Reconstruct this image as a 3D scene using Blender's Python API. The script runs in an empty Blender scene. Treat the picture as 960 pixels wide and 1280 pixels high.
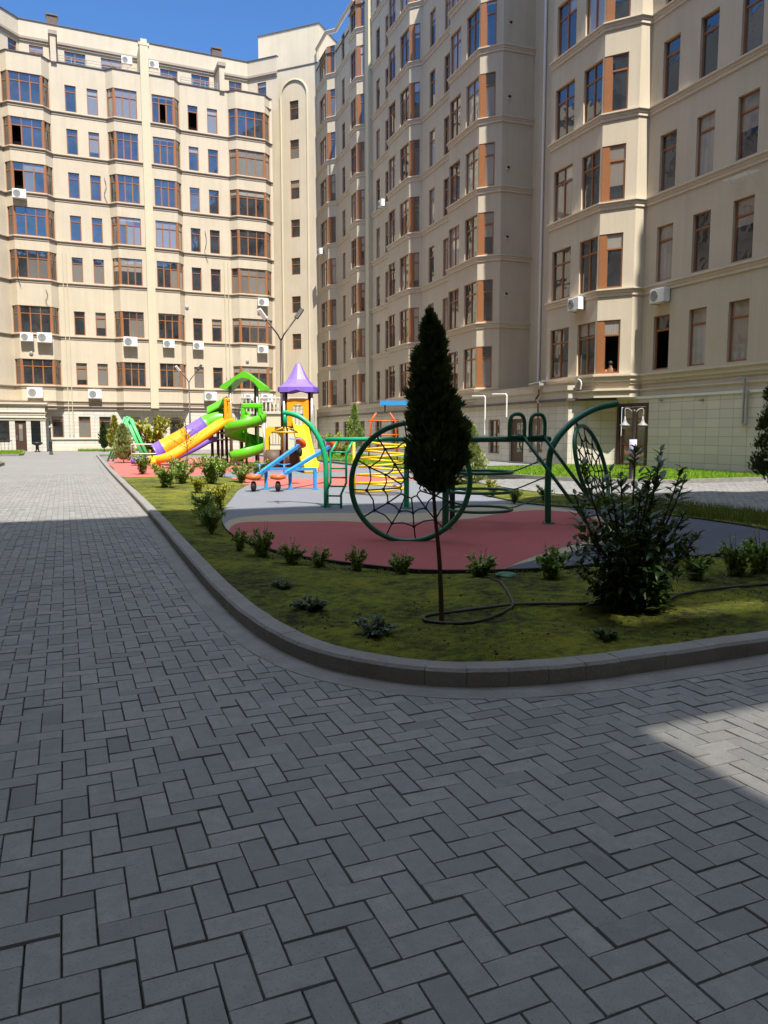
import bpy, math, random
import numpy as np
from mathutils import Vector, Matrix

random.seed(7)
rng = np.random.default_rng(11)
R = math.radians
scene = bpy.context.scene
COL = scene.collection

# ------------------------------------------------------------------ materials
def new_mat(name):
    m = bpy.data.materials.new(name)
    m.use_nodes = True
    nt = m.node_tree
    nt.nodes.clear()
    out = nt.nodes.new('ShaderNodeOutputMaterial')
    return m, nt, out

class N:
    """tiny node helper"""
    def __init__(s, nt): s.nt = nt
    def node(s, t, **kw):
        n = s.nt.nodes.new(t)
        for k, v in kw.items():
            if k.startswith('in_'):
                key = k[3:].replace('_', ' ')
                n.inputs[key].default_value = v
            else: setattr(n, k, v)
        return n
    def link(s, a, b): s.nt.links.new(a, b)
    def pos(s): return s.node('ShaderNodeNewGeometry').outputs['Position']
    def obj(s): return s.node('ShaderNodeTexCoord').outputs['Object']
    def noise(s, vec, scale, detail=4, rough=.55, dim='3D'):
        n = s.node('ShaderNodeTexNoise'); n.inputs['Scale'].default_value = scale
        n.inputs['Detail'].default_value = detail; n.inputs['Roughness'].default_value = rough
        s.link(vec, n.inputs['Vector']); return n.outputs['Fac']
    def ramp(s, fac, stops):
        n = s.node('ShaderNodeValToRGB'); cr = n.color_ramp
        while len(cr.elements) > 1: cr.elements.remove(cr.elements[-1])
        cr.elements[0].position = stops[0][0]; cr.elements[0].color = (*stops[0][1], 1)
        for p, c in stops[1:]:
            e = cr.elements.new(p); e.color = (*c, 1)
        s.link(fac, n.inputs['Fac']); return n.outputs['Color']
    def mixc(s, fac, a, b, mode='MIX'):
        n = s.node('ShaderNodeMix', data_type='RGBA', blend_type=mode)
        for sock, v in ((n.inputs[0], fac), (n.inputs[6], a), (n.inputs[7], b)):
            if isinstance(v, (int, float)): sock.default_value = v
            elif isinstance(v, (tuple, list)): sock.default_value = (*v, 1)
            else: s.link(v, sock)
        return n.outputs[2]
    def math(s, op, a, b=None):
        n = s.node('ShaderNodeMath', operation=op)
        for i, v in enumerate((a, b)):
            if v is None: continue
            if isinstance(v, (int, float)): n.inputs[i].default_value = v
            else: s.link(v, n.inputs[i])
        return n.outputs[0]
    def mapv(s, vec, scale=(1, 1, 1), rot=(0, 0, 0)):
        n = s.node('ShaderNodeMapping'); n.inputs['Scale'].default_value = scale; n.inputs['Rotation'].default_value = rot
        s.link(vec, n.inputs['Vector']); return n.outputs['Vector']
    def bump(s, h, strength=.3, dist=.01):
        n = s.node('ShaderNodeBump'); n.inputs['Strength'].default_value = strength; n.inputs['Distance'].default_value = dist
        s.link(h, n.inputs['Height']); return n.outputs['Normal']
    def bsdf(s, color=None, rough=.7, normal=None, ior=1.45, metal=0, spec=.5):
        n = s.node('ShaderNodeBsdfPrincipled')
        if isinstance(color, (tuple, list)): n.inputs['Base Color'].default_value = (*color, 1)
        elif color is not None: s.link(color, n.inputs['Base Color'])
        if isinstance(rough, (int, float)): n.inputs['Roughness'].default_value = rough
        else: s.link(rough, n.inputs['Roughness'])
        n.inputs['IOR'].default_value = ior; n.inputs['Metallic'].default_value = metal
        n.inputs['Specular IOR Level'].default_value = spec
        if normal is not None: s.link(normal, n.inputs['Normal'])
        return n

def stucco(name, c, var=.13, streak=.26):
    m, nt, out = new_mat(name); k = N(nt); p = k.pos()
    big = k.noise(p, .55, 5, .6)
    col = k.mixc(k.math('MULTIPLY', big, 1.0), tuple(x*(1-var) for x in c), tuple(min(1, x*(1+var)) for x in c))
    st = k.noise(k.mapv(p, (3.2, 3.2, .16)), 1.0, 5, .65)
    stf = k.ramp(st, [(.42, (0, 0, 0)), (.75, (1, 1, 1))])
    col = k.mixc(k.math('MULTIPLY', stf, streak), col, (.30*c[0]/.5, .26*c[1]/.45, .22*c[2]/.4))
    fine = k.noise(p, 60, 3)
    col = k.mixc(k.math('MULTIPLY', fine, .18), col, tuple(x*.75 for x in c))
    b = k.bsdf(col, .9, k.bump(fine, .25, .01), spec=.2)
    k.link(b.outputs[0], out.inputs[0]); return m

def plain(name, c, rough=.5, var=.12, scale=8, metal=0, bump=.05, spec=.5, dirt=.0):
    m, nt, out = new_mat(name); k = N(nt); p = k.pos()
    n = k.noise(p, scale, 5)
    col = k.mixc(n, tuple(x*(1-var) for x in c), tuple(min(1, x*(1+var)) for x in c))
    if dirt:
        d = k.ramp(k.noise(p, scale*.35, 6, .7), [(.5, (0, 0, 0)), (.72, (1, 1, 1))])
        col = k.mixc(k.math('MULTIPLY', d, dirt), col, (.16, .14, .11))
    b = k.bsdf(col, rough, k.bump(k.noise(p, scale*8, 3), bump, .01), metal=metal, spec=spec)
    k.link(b.outputs[0], out.inputs[0]); return m

def glass_mat(name, dark=(.012, .014, .016), curtain=(.24, .23, .21), share=.34, ior=2.6):
    m, nt, out = new_mat(name); k = N(nt)
    geo = k.node('ShaderNodeNewGeometry'); info = k.node('ShaderNodeObjectInfo')
    p = geo.outputs['Position']
    sel = k.math('ADD', k.math('MULTIPLY', geo.outputs['Random Per Island'], .35), k.math('MULTIPLY', info.outputs['Random'], .65))
    cur = k.ramp(sel, [(0, (0, 0, 0)), (1-share, (0, 0, 0)), (min(.99, 1-share+.06), (1, 1, 1))])
    w = k.node('ShaderNodeTexWave', wave_type='BANDS'); w.inputs['Scale'].default_value = 2.6; w.inputs['Distortion'].default_value = 2.5; w.inputs['Detail'].default_value = 1
    k.link(k.mapv(p, (2.2, 2.2, .06)), w.inputs['Vector'])
    cc = k.mixc(w.outputs['Fac'], tuple(x*.66 for x in curtain), curtain)
    tint = k.mixc(k.math('FRACT', k.math('MULTIPLY', info.outputs['Random'], 7.31)), cc, (.20, .17, .12), 'MIX')
    cc = k.mixc(.35, cc, tint)
    rn = k.noise(p, .9, 3)
    dk = k.mixc(k.ramp(rn, [(.35, (0, 0, 0)), (.7, (1, 1, 1))]), dark, tuple(x*3.2+.006 for x in dark))
    col = k.mixc(cur, dk, cc)
    sz = k.node('ShaderNodeSeparateXYZ'); k.link(k.obj(), sz.inputs[0])
    r1 = k.math('FRACT', k.math('MULTIPLY', info.outputs['Random'], 13.7)); r2 = k.math('FRACT', k.math('MULTIPLY', info.outputs['Random'], 5.31))
    low = k.math('GREATER_THAN', sz.outputs['Z'], k.math('SUBTRACT', 2.1, k.math('MULTIPLY', r1, 1.7)))
    bl = k.math('MULTIPLY', low, k.math('GREATER_THAN', r2, .62 if share else 2.0))
    col = k.mixc(k.math('MULTIPLY', bl, .9), col, k.mixc(r1, (.40, .37, .32), (.24, .20, .15)))
    nb = k.bump(k.noise(p, 1.1, 2), .16, .05)
    b = k.bsdf(col, .025, nb, ior=ior)
    k.link(b.outputs[0], out.inputs[0]); return m

def leaf_mat(name, a, b_, trans=.25, rough=.5, vein=0.0, third=None):
    m, nt, out = new_mat(name); k = N(nt)
    geo = k.node('ShaderNodeNewGeometry')
    n = k.noise(geo.outputs['Position'], 5.0, 3)
    f = k.math('ADD', k.math('MULTIPLY', geo.outputs['Random Per Island'], .6), k.math('MULTIPLY', n, .4))
    stops = [(.15, a), (.8, b_)]
    if third: stops.append((.97, third))
    col = k.ramp(f, stops)
    b = k.bsdf(col, rough, spec=.35)
    t = k.node('ShaderNodeBsdfTranslucent'); k.link(k.mixc(.5, col, (.25, .35, .03), 'MIX'), t.inputs['Color'])
    mx = k.node('ShaderNodeMixShader'); mx.inputs[0].default_value = trans
    k.link(b.outputs[0], mx.inputs[1]); k.link(t.outputs[0], mx.inputs[2]); k.link(mx.outputs[0], out.inputs[0]); return m

def tile_mat(name, c, vec_axis, w=.62, h=.34):
    """large cladding tiles; vec_axis = plan direction of the wall"""
    m, nt, out = new_mat(name); k = N(nt); p = k.pos()
    dot = k.node('ShaderNodeVectorMath', operation='DOT_PRODUCT'); dot.inputs[1].default_value = (vec_axis[0], vec_axis[1], 0)
    k.link(p, dot.inputs[0])
    sep = k.node('ShaderNodeSeparateXYZ'); k.link(p, sep.inputs[0])
    cmb = k.node('ShaderNodeCombineXYZ'); k.link(dot.outputs['Value'], cmb.inputs[0]); k.link(sep.outputs['Z'], cmb.inputs[1])
    br = k.node('ShaderNodeTexBrick'); br.offset = 0; br.squash = 1
    br.inputs['Scale'].default_value = 1; br.inputs['Mortar Size'].default_value = .009; br.inputs['Brick Width'].default_value = w
    br.inputs['Row Height'].default_value = h; br.inputs['Mortar Smooth'].default_value = .2
    br.inputs['Color1'].default_value = (*c, 1); br.inputs['Color2'].default_value = (*(x*.86 for x in c), 1)
    br.inputs['Mortar'].default_value = (*(x*.40 for x in c), 1)
    k.link(cmb.outputs[0], br.inputs['Vector'])
    n = k.noise(p, 1.3, 5, .65)
    col = k.mixc(k.math('MULTIPLY', n, .35), br.outputs['Color'], tuple(x*.72 for x in c))
    inv = k.math('SUBTRACT', 1.0, br.outputs['Fac'])
    b = k.bsdf(col, .6, k.bump(inv, .6, .008), spec=.35)
    k.link(b.outputs[0], out.inputs[0]); return m

def paver_mat(name, islands=True):
    m, nt, out = new_mat(name); k = N(nt)
    geo = k.node('ShaderNodeNewGeometry'); p = geo.outputs['Position']
    f1 = k.noise(p, .35, 4); f2 = k.noise(p, 14, 6, .7); f3 = k.noise(p, 160, 2)
    rnd = geo.outputs['Random Per Island'] if islands else k.noise(p, 7, 1)
    base = k.ramp(rnd, [(0, (.172, .168, .160)), (.22, (.198, .193, .182)), (.5, (.216, .210, .197)), (.9, (.244, .236, .220)), (.975, (.285, .268, .24)), (.985, (.145, .14, .136)), (1, (.135, .13, .125))])
    col = k.mixc(k.math('MULTIPLY', k.ramp(f1, [(.3, (0, 0, 0)), (.7, (1, 1, 1))]), .35), base, (.32, .302, .275))
    col = k.mixc(k.math('MULTIPLY', k.ramp(f2, [(.35, (1, 1, 1)), (.65, (0, 0, 0))]), .45), col, (.15, .148, .145))
    pale = k.ramp(k.noise(p, 3.3, 5, .7), [(.60, (0, 0, 0)), (.78, (1, 1, 1))])
    col = k.mixc(k.math('MULTIPLY', pale, .42), col, (.38, .36, .33))
    sp = k.ramp(f3, [(.32, (1, 1, 1)), (.42, (0, 0, 0))])
    col = k.mixc(k.math('MULTIPLY', sp, .6), col, (.10, .10, .10))
    if not islands:
        # far pavement: herringbone reads as a fine weave
        br = k.node('ShaderNodeTexBrick'); br.offset = .5; br.inputs['Scale'].default_value = 1
        br.inputs['Brick Width'].default_value = .2; br.inputs['Row Height'].default_value = .1; br.inputs['Mortar Size'].default_value = .004
        k.link(p, br.inputs['Vector'])
        col = k.mixc(k.math('MULTIPLY', br.outputs['Fac'], .7), col, (.07, .07, .07))
    hgt = k.math('ADD', k.math('MULTIPLY', f2, .5), k.math('MULTIPLY', f3, .5))
    b = k.bsdf(col, .82, k.bump(hgt, .45, .004), spec=.3)
    k.link(b.outputs[0], out.inputs[0]); return m

def moss_mat(name):
    m, nt, out = new_mat(name); k = N(nt); p = k.pos()
    big = k.noise(p, 1.1, 6, .7); mid = k.noise(k.mapv(p, (1, 1.5, 1)), 8.5, 8, .80); fine = k.noise(p, 70, 4, .7)
    green = k.mixc(fine, (.050, .080, .008), (.195, .255, .026))
    green = k.mixc(k.ramp(big, [(.35, (0, 0, 0)), (.65, (1, 1, 1))]), green, k.mixc(fine, (.11, .115, .014), (.285, .275, .035)))
    soil = k.mixc(fine, (.012, .010, .008), (.060, .048, .034))
    f = k.math('ADD', k.math('MULTIPLY', big, .36), k.math('MULTIPLY', mid, .64))
    sf = k.ramp(f, [(.42, (1, 1, 1)), (.49, (.5, .5, .5)), (.57, (0, 0, 0))])
    col = k.mixc(sf, green, soil)
    b = k.bsdf(col, .95, k.bump(k.math('ADD', k.math('MULTIPLY', fine, .6), mid), .9, .03), spec=.1)
    k.link(b.outputs[0], out.inputs[0]); return m

def rubber_mat(name, c):
    m, nt, out = new_mat(name); k = N(nt); p = k.pos()
    f = k.noise(p, 120, 2, .6); g = k.noise(p, 1.2, 5, .65)
    col = k.mixc(f, tuple(x*.65 for x in c), tuple(min(1, x*1.3) for x in c))
    col = k.mixc(k.math('MULTIPLY', k.ramp(g, [(.4, (0, 0, 0)), (.7, (1, 1, 1))]), .40), col, tuple(min(1, x*.7+.06) for x in c))
    b = k.bsdf(col, .85, k.bump(f, .5, .006), spec=.25)
    k.link(b.outputs[0], out.inputs[0]); return m

M = {}
M['stucco'] = stucco('stucco_beige', (.555, .478, .358))
M['stucco_pale'] = stucco('stucco_cream', (.56, .51, .36), .05, .06)
M['trim'] = stucco('trim_stucco', (.62, .545, .435), .06, .18)
M['trim_dark'] = stucco('trim_taupe', (.36, .30, .235), .06, .12)
M['coping'] = plain('coping_metal', (.10, .085, .08), .5)
M['wood'] = plain('window_wood', (.30, .125, .050), .38, .18, 9)
M['wood_dark'] = plain('door_wood_dark', (.070, .035, .024), .4, .2, 9)
M['glass'] = glass_mat('window_glass')
M['glass_side'] = glass_mat('side_window_glass', curtain=(.42, .39, .345), share=.42, ior=2.5)  # paler, more frequent curtains also stand in for cream facade reflections
M['glass_dark'] = plain('dark_room', (.012, .010, .009), .9, spec=.05)
def clear_mat(name, c):
    m, nt, out = new_mat(name); k = N(nt)
    t = k.node('ShaderNodeBsdfTransparent'); t.inputs['Color'].default_value = (*c, 1)
    g = k.node('ShaderNodeBsdfGlossy'); g.inputs['Roughness'].default_value = .03
    mx = k.node('ShaderNodeMixShader'); mx.inputs[0].default_value = .12
    k.link(t.outputs[0], mx.inputs[1]); k.link(g.outputs[0], mx.inputs[2]); k.link(mx.outputs[0], out.inputs[0]); return m
M['sun_slot_glass'] = clear_mat('sun_patch_glass', (.80, .80, .79))  # dims the sun in the added slots down to patch strength
M['stone_y'] = tile_mat('cladding_tile_y', (.745, .685, .565), (0, 1))
M['stone_d'] = tile_mat('cladding_tile_d', (.745, .685, .565), (.707, -.707))
M['stone_x'] = tile_mat('cladding_tile_x', (.62, .59, .51), (1, 0), .8, .3)
M['paver'] = paver_mat('concrete_paver')
M['paver_far'] = paver_mat('concrete_paver_far', False)
M['joint'] = plain('joint_sand', (.022, .021, .018), .95, .4, 30)
M['kerb'] = plain('kerb_concrete', (.225, .215, .20), .9, .25, 5, bump=.8, spec=.2, dirt=.6)
M['gutter'] = plain('gutter_mortar', (.215, .205, .19), .95, .35, 4, bump=.8, spec=.2, dirt=.55)
M['moss'] = moss_mat('mossy_soil')
M['soil'] = plain('dark_soil', (.05, .04, .028), .95, .4, 10, bump=.6, spec=.1)
M['r_grey'] = rubber_mat('rubber_grey', (.165, .172, .190))
M['r_dark'] = rubber_mat('rubber_dark_grey', (.075, .083, .105))
M['r_red'] = rubber_mat('rubber_red', (.325, .076, .072))
M['r_far'] = rubber_mat('rubber_red_sunlit', (.43, .115, .095))  # lighter copy of the red rubber for the zones in sun
M['r_beige'] = rubber_mat('rubber_beige', (.36, .29, .20))
M['green_paint'] = plain('green_paint', (.012, .32, .145), .32, .1, 5, spec=.5)
M['swing_green'] = plain('swing_green', (.09, .55, .17), .4, .1, 5)
M['shade_green_paint'] = plain('green_paint_for_shade', (.010, .13, .070), .35, .12, 5)  # the frames' green, darkened in colour for the frame in shade
M['black_rope'] = plain('black_rope', (.022, .022, .030), .7, .2, 60)
M['yellow'] = plain('yellow_plastic', (.75, .46, .012), .42, .14, 4, dirt=.16, bump=.12)
M['orange_y'] = plain('amber_plastic', (.80, .33, .008), .42, .14, 4, dirt=.16, bump=.12)
M['orange'] = plain('orange_plastic', (.72, .12, .015), .42, .14, 4, dirt=.16, bump=.12)
M['lime'] = plain('lime_plastic', (.10, .46, .015), .38, .14, 3, dirt=.16, bump=.12)
M['purple'] = plain('purple_plastic', (.20, .12, .55), .38, .14, 3, dirt=.16, bump=.12)
M['blue'] = plain('blue_paint', (.03, .26, .58), .35, .08, 4)
M['grey_metal'] = plain('galvanised_post', (.38, .39, .40), .35, .12, 6, metal=.4)
M['brown_metal'] = plain('brown_post', (.045, .025, .022), .4, .15, 6)
M['dark_metal'] = plain('dark_metal', (.025, .024, .024), .4, .15, 6)
M['tyre'] = plain('black_rubber', (.012, .012, .013), .7, .2, 12)
M['white'] = plain('white_paint', (.78, .78, .75), .4, .04, 3)
M['paper'] = plain('lilac_paper', (.42, .38, .55), .8, .35, 9)
M['joint_mossy'] = plain('mossy_joint', (.024, .026, .016), .95, .5, 5, bump=.5, spec=.1)
M['clod'] = plain('soil_clod', (.045, .036, .026), .95, .4, 20, bump=.6, spec=.1)
M['dead_leaf'] = leaf_mat('dead_leaf', (.10, .06, .025), (.26, .17, .07), .15, .7)
M['lantern'] = plain('lantern_paint', (.24, .24, .23), .5, .08, 6)
M['white_pl'] = plain('white_casing', (.74, .74, .71), .4, .05, 4, dirt=.08)
M['grille'] = plain('fan_grille', (.30, .30, .29), .5, .1, 20)
M['slab'] = plain('deck_brown', (.09, .055, .035), .6, .2, 6)
M['bark'] = plain('bark', (.085, .060, .040), .9, .35, 30, bump=.7, spec=.15)
M['hose'] = plain('hose_rubber', (.035, .032, .026), .55, .2, 20)
M['thuja'] = leaf_mat('thuja_needles', (.010, .022, .008), (.045, .075, .018), .15, .6, third=(.12, .085, .045))
M['laurel'] = leaf_mat('laurel_leaf', (.012, .030, .009), (.036, .080, .018), .18, .30, third=(.12, .22, .03))
M['shrub'] = leaf_mat('shrub_leaf', (.10, .18, .034), (.29, .39, .085), .28, .45, third=(.34, .33, .13))
M['shrub_y'] = leaf_mat('yellow_shrub_leaf', (.14, .16, .02), (.42, .38, .03), .28, .45)
M['variegated'] = leaf_mat('variegated_leaf', (.14, .20, .06), (.42, .45, .18), .25, .5)
M['grass'] = leaf_mat('lawn_blade', (.10, .22, .012), (.25, .42, .03), .3, .5)
M['grass_dry'] = leaf_mat('rough_grass', (.05, .08, .012), (.17, .20, .045), .3, .6)
M['skin'] = plain('skin', (.30, .17, .115), .6)
M['hair'] = plain('dark_hair', (.012, .009, .008), .5)
M['cloth_o'] = plain('orange_cloth', (.34, .085, .02), .8)

# ------------------------------------------------------------------ mesh builder
class MB:
    def __init__(s): s.v = []; s.f = []
    def add(s, vs, fs):
        o = len(s.v); s.v.extend(tuple(map(float, x)) for x in vs); s.f.extend(tuple(i+o for i in f) for f in fs); return s
    def quad(s, *p): return s.add(p, [tuple(range(len(p)))])
    def box(s, c, size, ax=None, bev=0):
        """box centred at c; ax = (x axis, y axis, z axis)"""
        hx, hy, hz = size[0]/2, size[1]/2, size[2]/2
        X, Y, Z = (Vector(a) for a in (ax or ((1, 0, 0), (0, 1, 0), (0, 0, 1))))
        c = Vector(c)
        if bev <= 0:
            vs = [c + X*a*hx + Y*b*hy + Z*d*hz for d in (-1, 1) for b in (-1, 1) for a in (-1, 1)]
            return s.add(vs, [(0, 2, 3, 1), (4, 5, 7, 6), (0, 1, 5, 4), (2, 6, 7, 3), (0, 4, 6, 2), (1, 3, 7, 5)])
        b_ = min(bev, hx*.9, hy*.9, hz*.9)
        # chamfered in plan (vertical edges) and top/bottom
        def loop(ix, iz):
            x0, y0 = hx-ix, hy-ix
            k = b_
            pts = [(x0-k, -y0), (x0, -y0+k), (x0, y0-k), (x0-k, y0), (-x0+k, y0), (-x0, y0-k), (-x0, -y0+k), (-x0+k, -y0)]
            return [c + X*px + Y*py + Z*iz for px, py in pts]
        L = [loop(b_, -hz), loop(0, -hz+b_), loop(0, hz-b_), loop(b_, hz)]
        vs = [p for l in L for p in l]; fs = []
        for r in range(3):
            for i in range(8):
                j = (i+1) % 8; fs.append((r*8+i, r*8+j, r*8+8+j, r*8+8+i))
        fs.append(tuple(range(7, -1, -1))); fs.append(tuple(range(24, 32)))
        return s.add(vs, fs)
    def beam(s, a, b, w, h, up=(0, 0, 1)):
        a, b = Vector(a), Vector(b); t = (b-a).normalized(); up = Vector(up)
        if abs(t.dot(up)) > .99: up = Vector((0, 1, 0))
        x = t.cross(up).normalized(); y = x.cross(t)
        return s.box((a+b)/2, (w, h, (b-a).length), (x, y, t))
    def tube(s, path, r, n=8, cap=True, closed=False):
        P = [Vector(p) for p in path]; m = len(P)
        rr = r if isinstance(r, (list, tuple)) else [r]*m
        ref = None; rings = []
        for i in range(m):
            if closed: t = (P[(i+1) % m]-P[i-1]).normalized()
            else: t = (P[min(i+1, m-1)]-P[max(i-1, 0)]).normalized()
            if ref is None:
                ref = Vector((0, 0, 1)) if abs(t.z) < .9 else Vector((1, 0, 0))
            x = (ref - t*ref.dot(t)).normalized(); ref = x; y = t.cross(x)
            rings.append([P[i] + (x*math.cos(2*math.pi*k/n) + y*math.sin(2*math.pi*k/n))*rr[i] for k in range(n)])
        vs = [p for q in rings for p in q]; fs = []
        for i in range(m if closed else m-1):
            j = (i+1) % m
            for k in range(n):
                l = (k+1) % n; fs.append((i*n+k, i*n+l, j*n+l, j*n+k))
        if cap and not closed: fs.append(tuple(range(n-1, -1, -1))); fs.append(tuple((m-1)*n+k for k in range(n)))
        return s.add(vs, fs)
    def lathe(s, c, prof, n=20, axis=(0, 0, 1), cap=True):
        A = Vector(axis).normalized(); x = A.orthogonal().normalized(); y = A.cross(x); c = Vector(c)
        vs = [c + A*z + (x*math.cos(2*math.pi*k/n)+y*math.sin(2*math.pi*k/n))*r for r, z in prof for k in range(n)]
        fs = []
        for i in range(len(prof)-1):
            for k in range(n):
                l = (k+1) % n; fs.append((i*n+k, i*n+l, i*n+n+l, i*n+n+k))
        if cap: fs.append(tuple(range(n-1, -1, -1))); fs.append(tuple((len(prof)-1)*n+k for k in range(n)))
        return s.add(vs, fs)
    def sweep(s, prof, path, closed_prof=True, cap=True, up=(0, 0, 1), miter=False):
        """profile points (side, up); path points; side = right of travel"""
        P = [Vector(p) for p in path]; U = Vector(up); m = len(P); n = len(prof); vs = []
        for i in range(m):
            if 0 < i < m-1:
                t1 = (P[i]-P[i-1]).normalized(); t2 = (P[i+1]-P[i]).normalized(); t = (t1+t2).normalized()
            else:
                t = (P[min(i+1, m-1)]-P[max(i-1, 0)]).normalized(); t1 = t
            side = t.cross(U).normalized(); uu = side.cross(t).normalized()
            k = 1.0
            if miter and 0 < i < m-1:
                s1 = t1.cross(U).normalized(); k = 1/max(.35, s1.dot(side))
            for a, b in prof: vs.append(P[i] + side*a*k + uu*b)
        fs = []
        for i in range(m-1):
            for k in range(n if closed_prof else n-1):
                l = (k+1) % n; fs.append((i*n+k, i*n+l, i*n+n+l, i*n+n+k))
        if cap and closed_prof: fs.append(tuple(range(n-1, -1, -1))); fs.append(tuple((m-1)*n+k for k in range(n)))
        return s.add(vs, fs)
    def poly(s, pts, z):
        return s.add([(p[0], p[1], z) for p in pts], [tuple(range(len(pts)))])
    def mesh(s, name, mat, smooth=False):
        me = bpy.data.meshes.new(name); me.from_pydata(s.v, [], s.f); me.validate(); me.update()
        if mat is not None: me.materials.append(M[mat] if isinstance(mat, str) else mat)
        if smooth: me.polygons.foreach_set('use_smooth', [True]*len(me.polygons))
        return me
    def build(s, name, mat, parent=None, smooth=False, local=False):
        return place(s.mesh(name, mat, smooth), name, parent, local)

def worldpos(o):
    p = Vector((0, 0, 0))
    while o is not None: p += o.location; o = o.parent
    return p

def place(me, name, parent=None, local=False, off=(0, 0, 0)):
    """link mesh data written in world coordinates (or local=True: in the parent's own)"""
    o = bpy.data.objects.new(name, me); COL.objects.link(o)
    o.location = Vector(off)
    if parent is not None:
        o.parent = parent
        if not local: o.location = Vector(off) - worldpos(parent)
    return o

def thing(name, label, cat, loc=(0, 0, 0), rotz=0, group=None):
    o = bpy.data.objects.new(name, None); COL.objects.link(o); o.empty_display_size = .2
    o.location = loc; o.rotation_euler = (0, 0, rotz); o['label'] = label; o['category'] = cat
    if group: o['group'] = group
    return o
def tag(o, label, cat, group=None, kind=None):
    o['label'] = label; o['category'] = cat
    if group: o['group'] = group
    if kind: o['kind'] = kind
    return o
def struct(o, kind='structure'):
    o['kind'] = kind; return o
def dup(root, loc, rotz=0, label=None, scale=None):
    r = root.copy(); COL.objects.link(r); r.location = loc; r.rotation_euler = (0, 0, rotz)
    if scale: r.scale = (scale, scale, scale) if isinstance(scale, (int, float)) else scale
    if label: r['label'] = label
    for ch in list(root.children):
        c = ch.copy(); COL.objects.link(c); c.parent = r
        for g in list(ch.children):
            d = g.copy(); COL.objects.link(d); d.parent = c
    return r

def catmull(pts, sub=6):
    P = [Vector(p) for p in pts]; out = []
    for i in range(len(P)-1):
        a, b, c, d = P[max(i-1, 0)], P[i], P[i+1], P[min(i+2, len(P)-1)]
        for k in range(sub):
            t = k/sub
            out.append(.5*((2*b)+(-a+c)*t+(2*a-5*b+4*c-d)*t*t+(-a+3*b-3*c+d)*t**3))
    out.append(P[-1]); return out

# ------------------------------------------------------------------ camera, light, sky
H = 1.5
cam = bpy.data.cameras.new('camera'); co = bpy.data.objects.new('camera', cam); COL.objects.link(co)
cam.sensor_fit = 'HORIZONTAL'; cam.sensor_width = 36; cam.lens = 36*941/960
cam.clip_start = .05; cam.clip_end = 2000
yaw, pitch = R(22.9), math.atan(99/941)
fw = Vector((math.sin(yaw)*math.cos(pitch), math.cos(yaw)*math.cos(pitch), -math.sin(pitch)))
co.location = (0, 0, H); co.rotation_euler = fw.to_track_quat('-Z', 'Y').to_euler()
scene.camera = co

ELEV = 60
sx, sy = -.035, -math.sqrt(math.cos(R(ELEV))**2 - .035**2)
sund = Vector((sx, sy, math.sin(R(ELEV))))
sl = bpy.data.lights.new('sun', 'SUN'); sl.energy = 3.9; sl.angle = R(.53); sl.color = (1, .955, .88)
so = bpy.data.objects.new('sun', sl); COL.objects.link(so); so.rotation_euler = (-sund).to_track_quat('-Z', 'Y').to_euler()
so.location = (0, -20, 60)
CLOUD_FILL = 14.2
w = bpy.data.worlds.new('World'); scene.world = w; w.use_nodes = True
nt = w.node_tree; bg = nt.nodes['Background']; sky = nt.nodes.new('ShaderNodeTexSky')
sky.sky_type = 'NISHITA'; sky.sun_disc = False; sky.sun_elevation = R(ELEV); sky.sun_rotation = math.atan2(sx, sy)
sky.altitude = 200; sky.air_density = .72; sky.dust_density = .1; sky.ozone_density = 6.0
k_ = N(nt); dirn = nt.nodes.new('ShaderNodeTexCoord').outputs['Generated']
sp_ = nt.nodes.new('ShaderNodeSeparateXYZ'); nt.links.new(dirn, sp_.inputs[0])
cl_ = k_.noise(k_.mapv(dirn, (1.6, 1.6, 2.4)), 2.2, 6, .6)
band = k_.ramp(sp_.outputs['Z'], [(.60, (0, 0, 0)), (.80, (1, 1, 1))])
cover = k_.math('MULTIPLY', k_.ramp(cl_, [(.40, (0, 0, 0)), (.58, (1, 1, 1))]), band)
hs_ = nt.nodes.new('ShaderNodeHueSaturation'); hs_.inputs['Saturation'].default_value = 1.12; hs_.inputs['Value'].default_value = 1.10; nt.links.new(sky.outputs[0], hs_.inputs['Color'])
skyc = k_.mixc(cover, hs_.outputs[0], (CLOUD_FILL*.75, CLOUD_FILL*.90, CLOUD_FILL*1.12))   # added bluish clouds overhead, unseen, as shade fill; clear blue lower down
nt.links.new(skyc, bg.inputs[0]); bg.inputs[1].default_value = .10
vs_ = scene.view_settings; vs_.view_transform = 'Standard'; vs_.look = 'None'; vs_.gamma = 1; vs_.use_curve_mapping = False
vs_.exposure = 1.22
scene.cycles.max_bounces = 8; scene.cycles.diffuse_bounces = 6; scene.cycles.glossy_bounces = 3
scene.cycles.transmission_bounces = 3; scene.cycles.transparent_max_bounces = 4
scene.cycles.caustics_reflective = False; scene.cycles.caustics_refractive = False
scene.cycles.use_denoising = True

# ------------------------------------------------------------------ facade tools
class Seg:
    """one flat stretch of wall, from a to b in plan (left to right as seen from outside)"""
    def __init__(s, a, b):
        s.a, s.b = Vector((a[0], a[1])), Vector((b[0], b[1])); s.d = (s.b-s.a); s.L = s.d.length; s.d.normalize()
        s.n = Vector((s.d.y, -s.d.x))
    def p(s, u, z, out=0):
        q = s.a + s.d*u + s.n*out; return (q.x, q.y, z)

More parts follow.
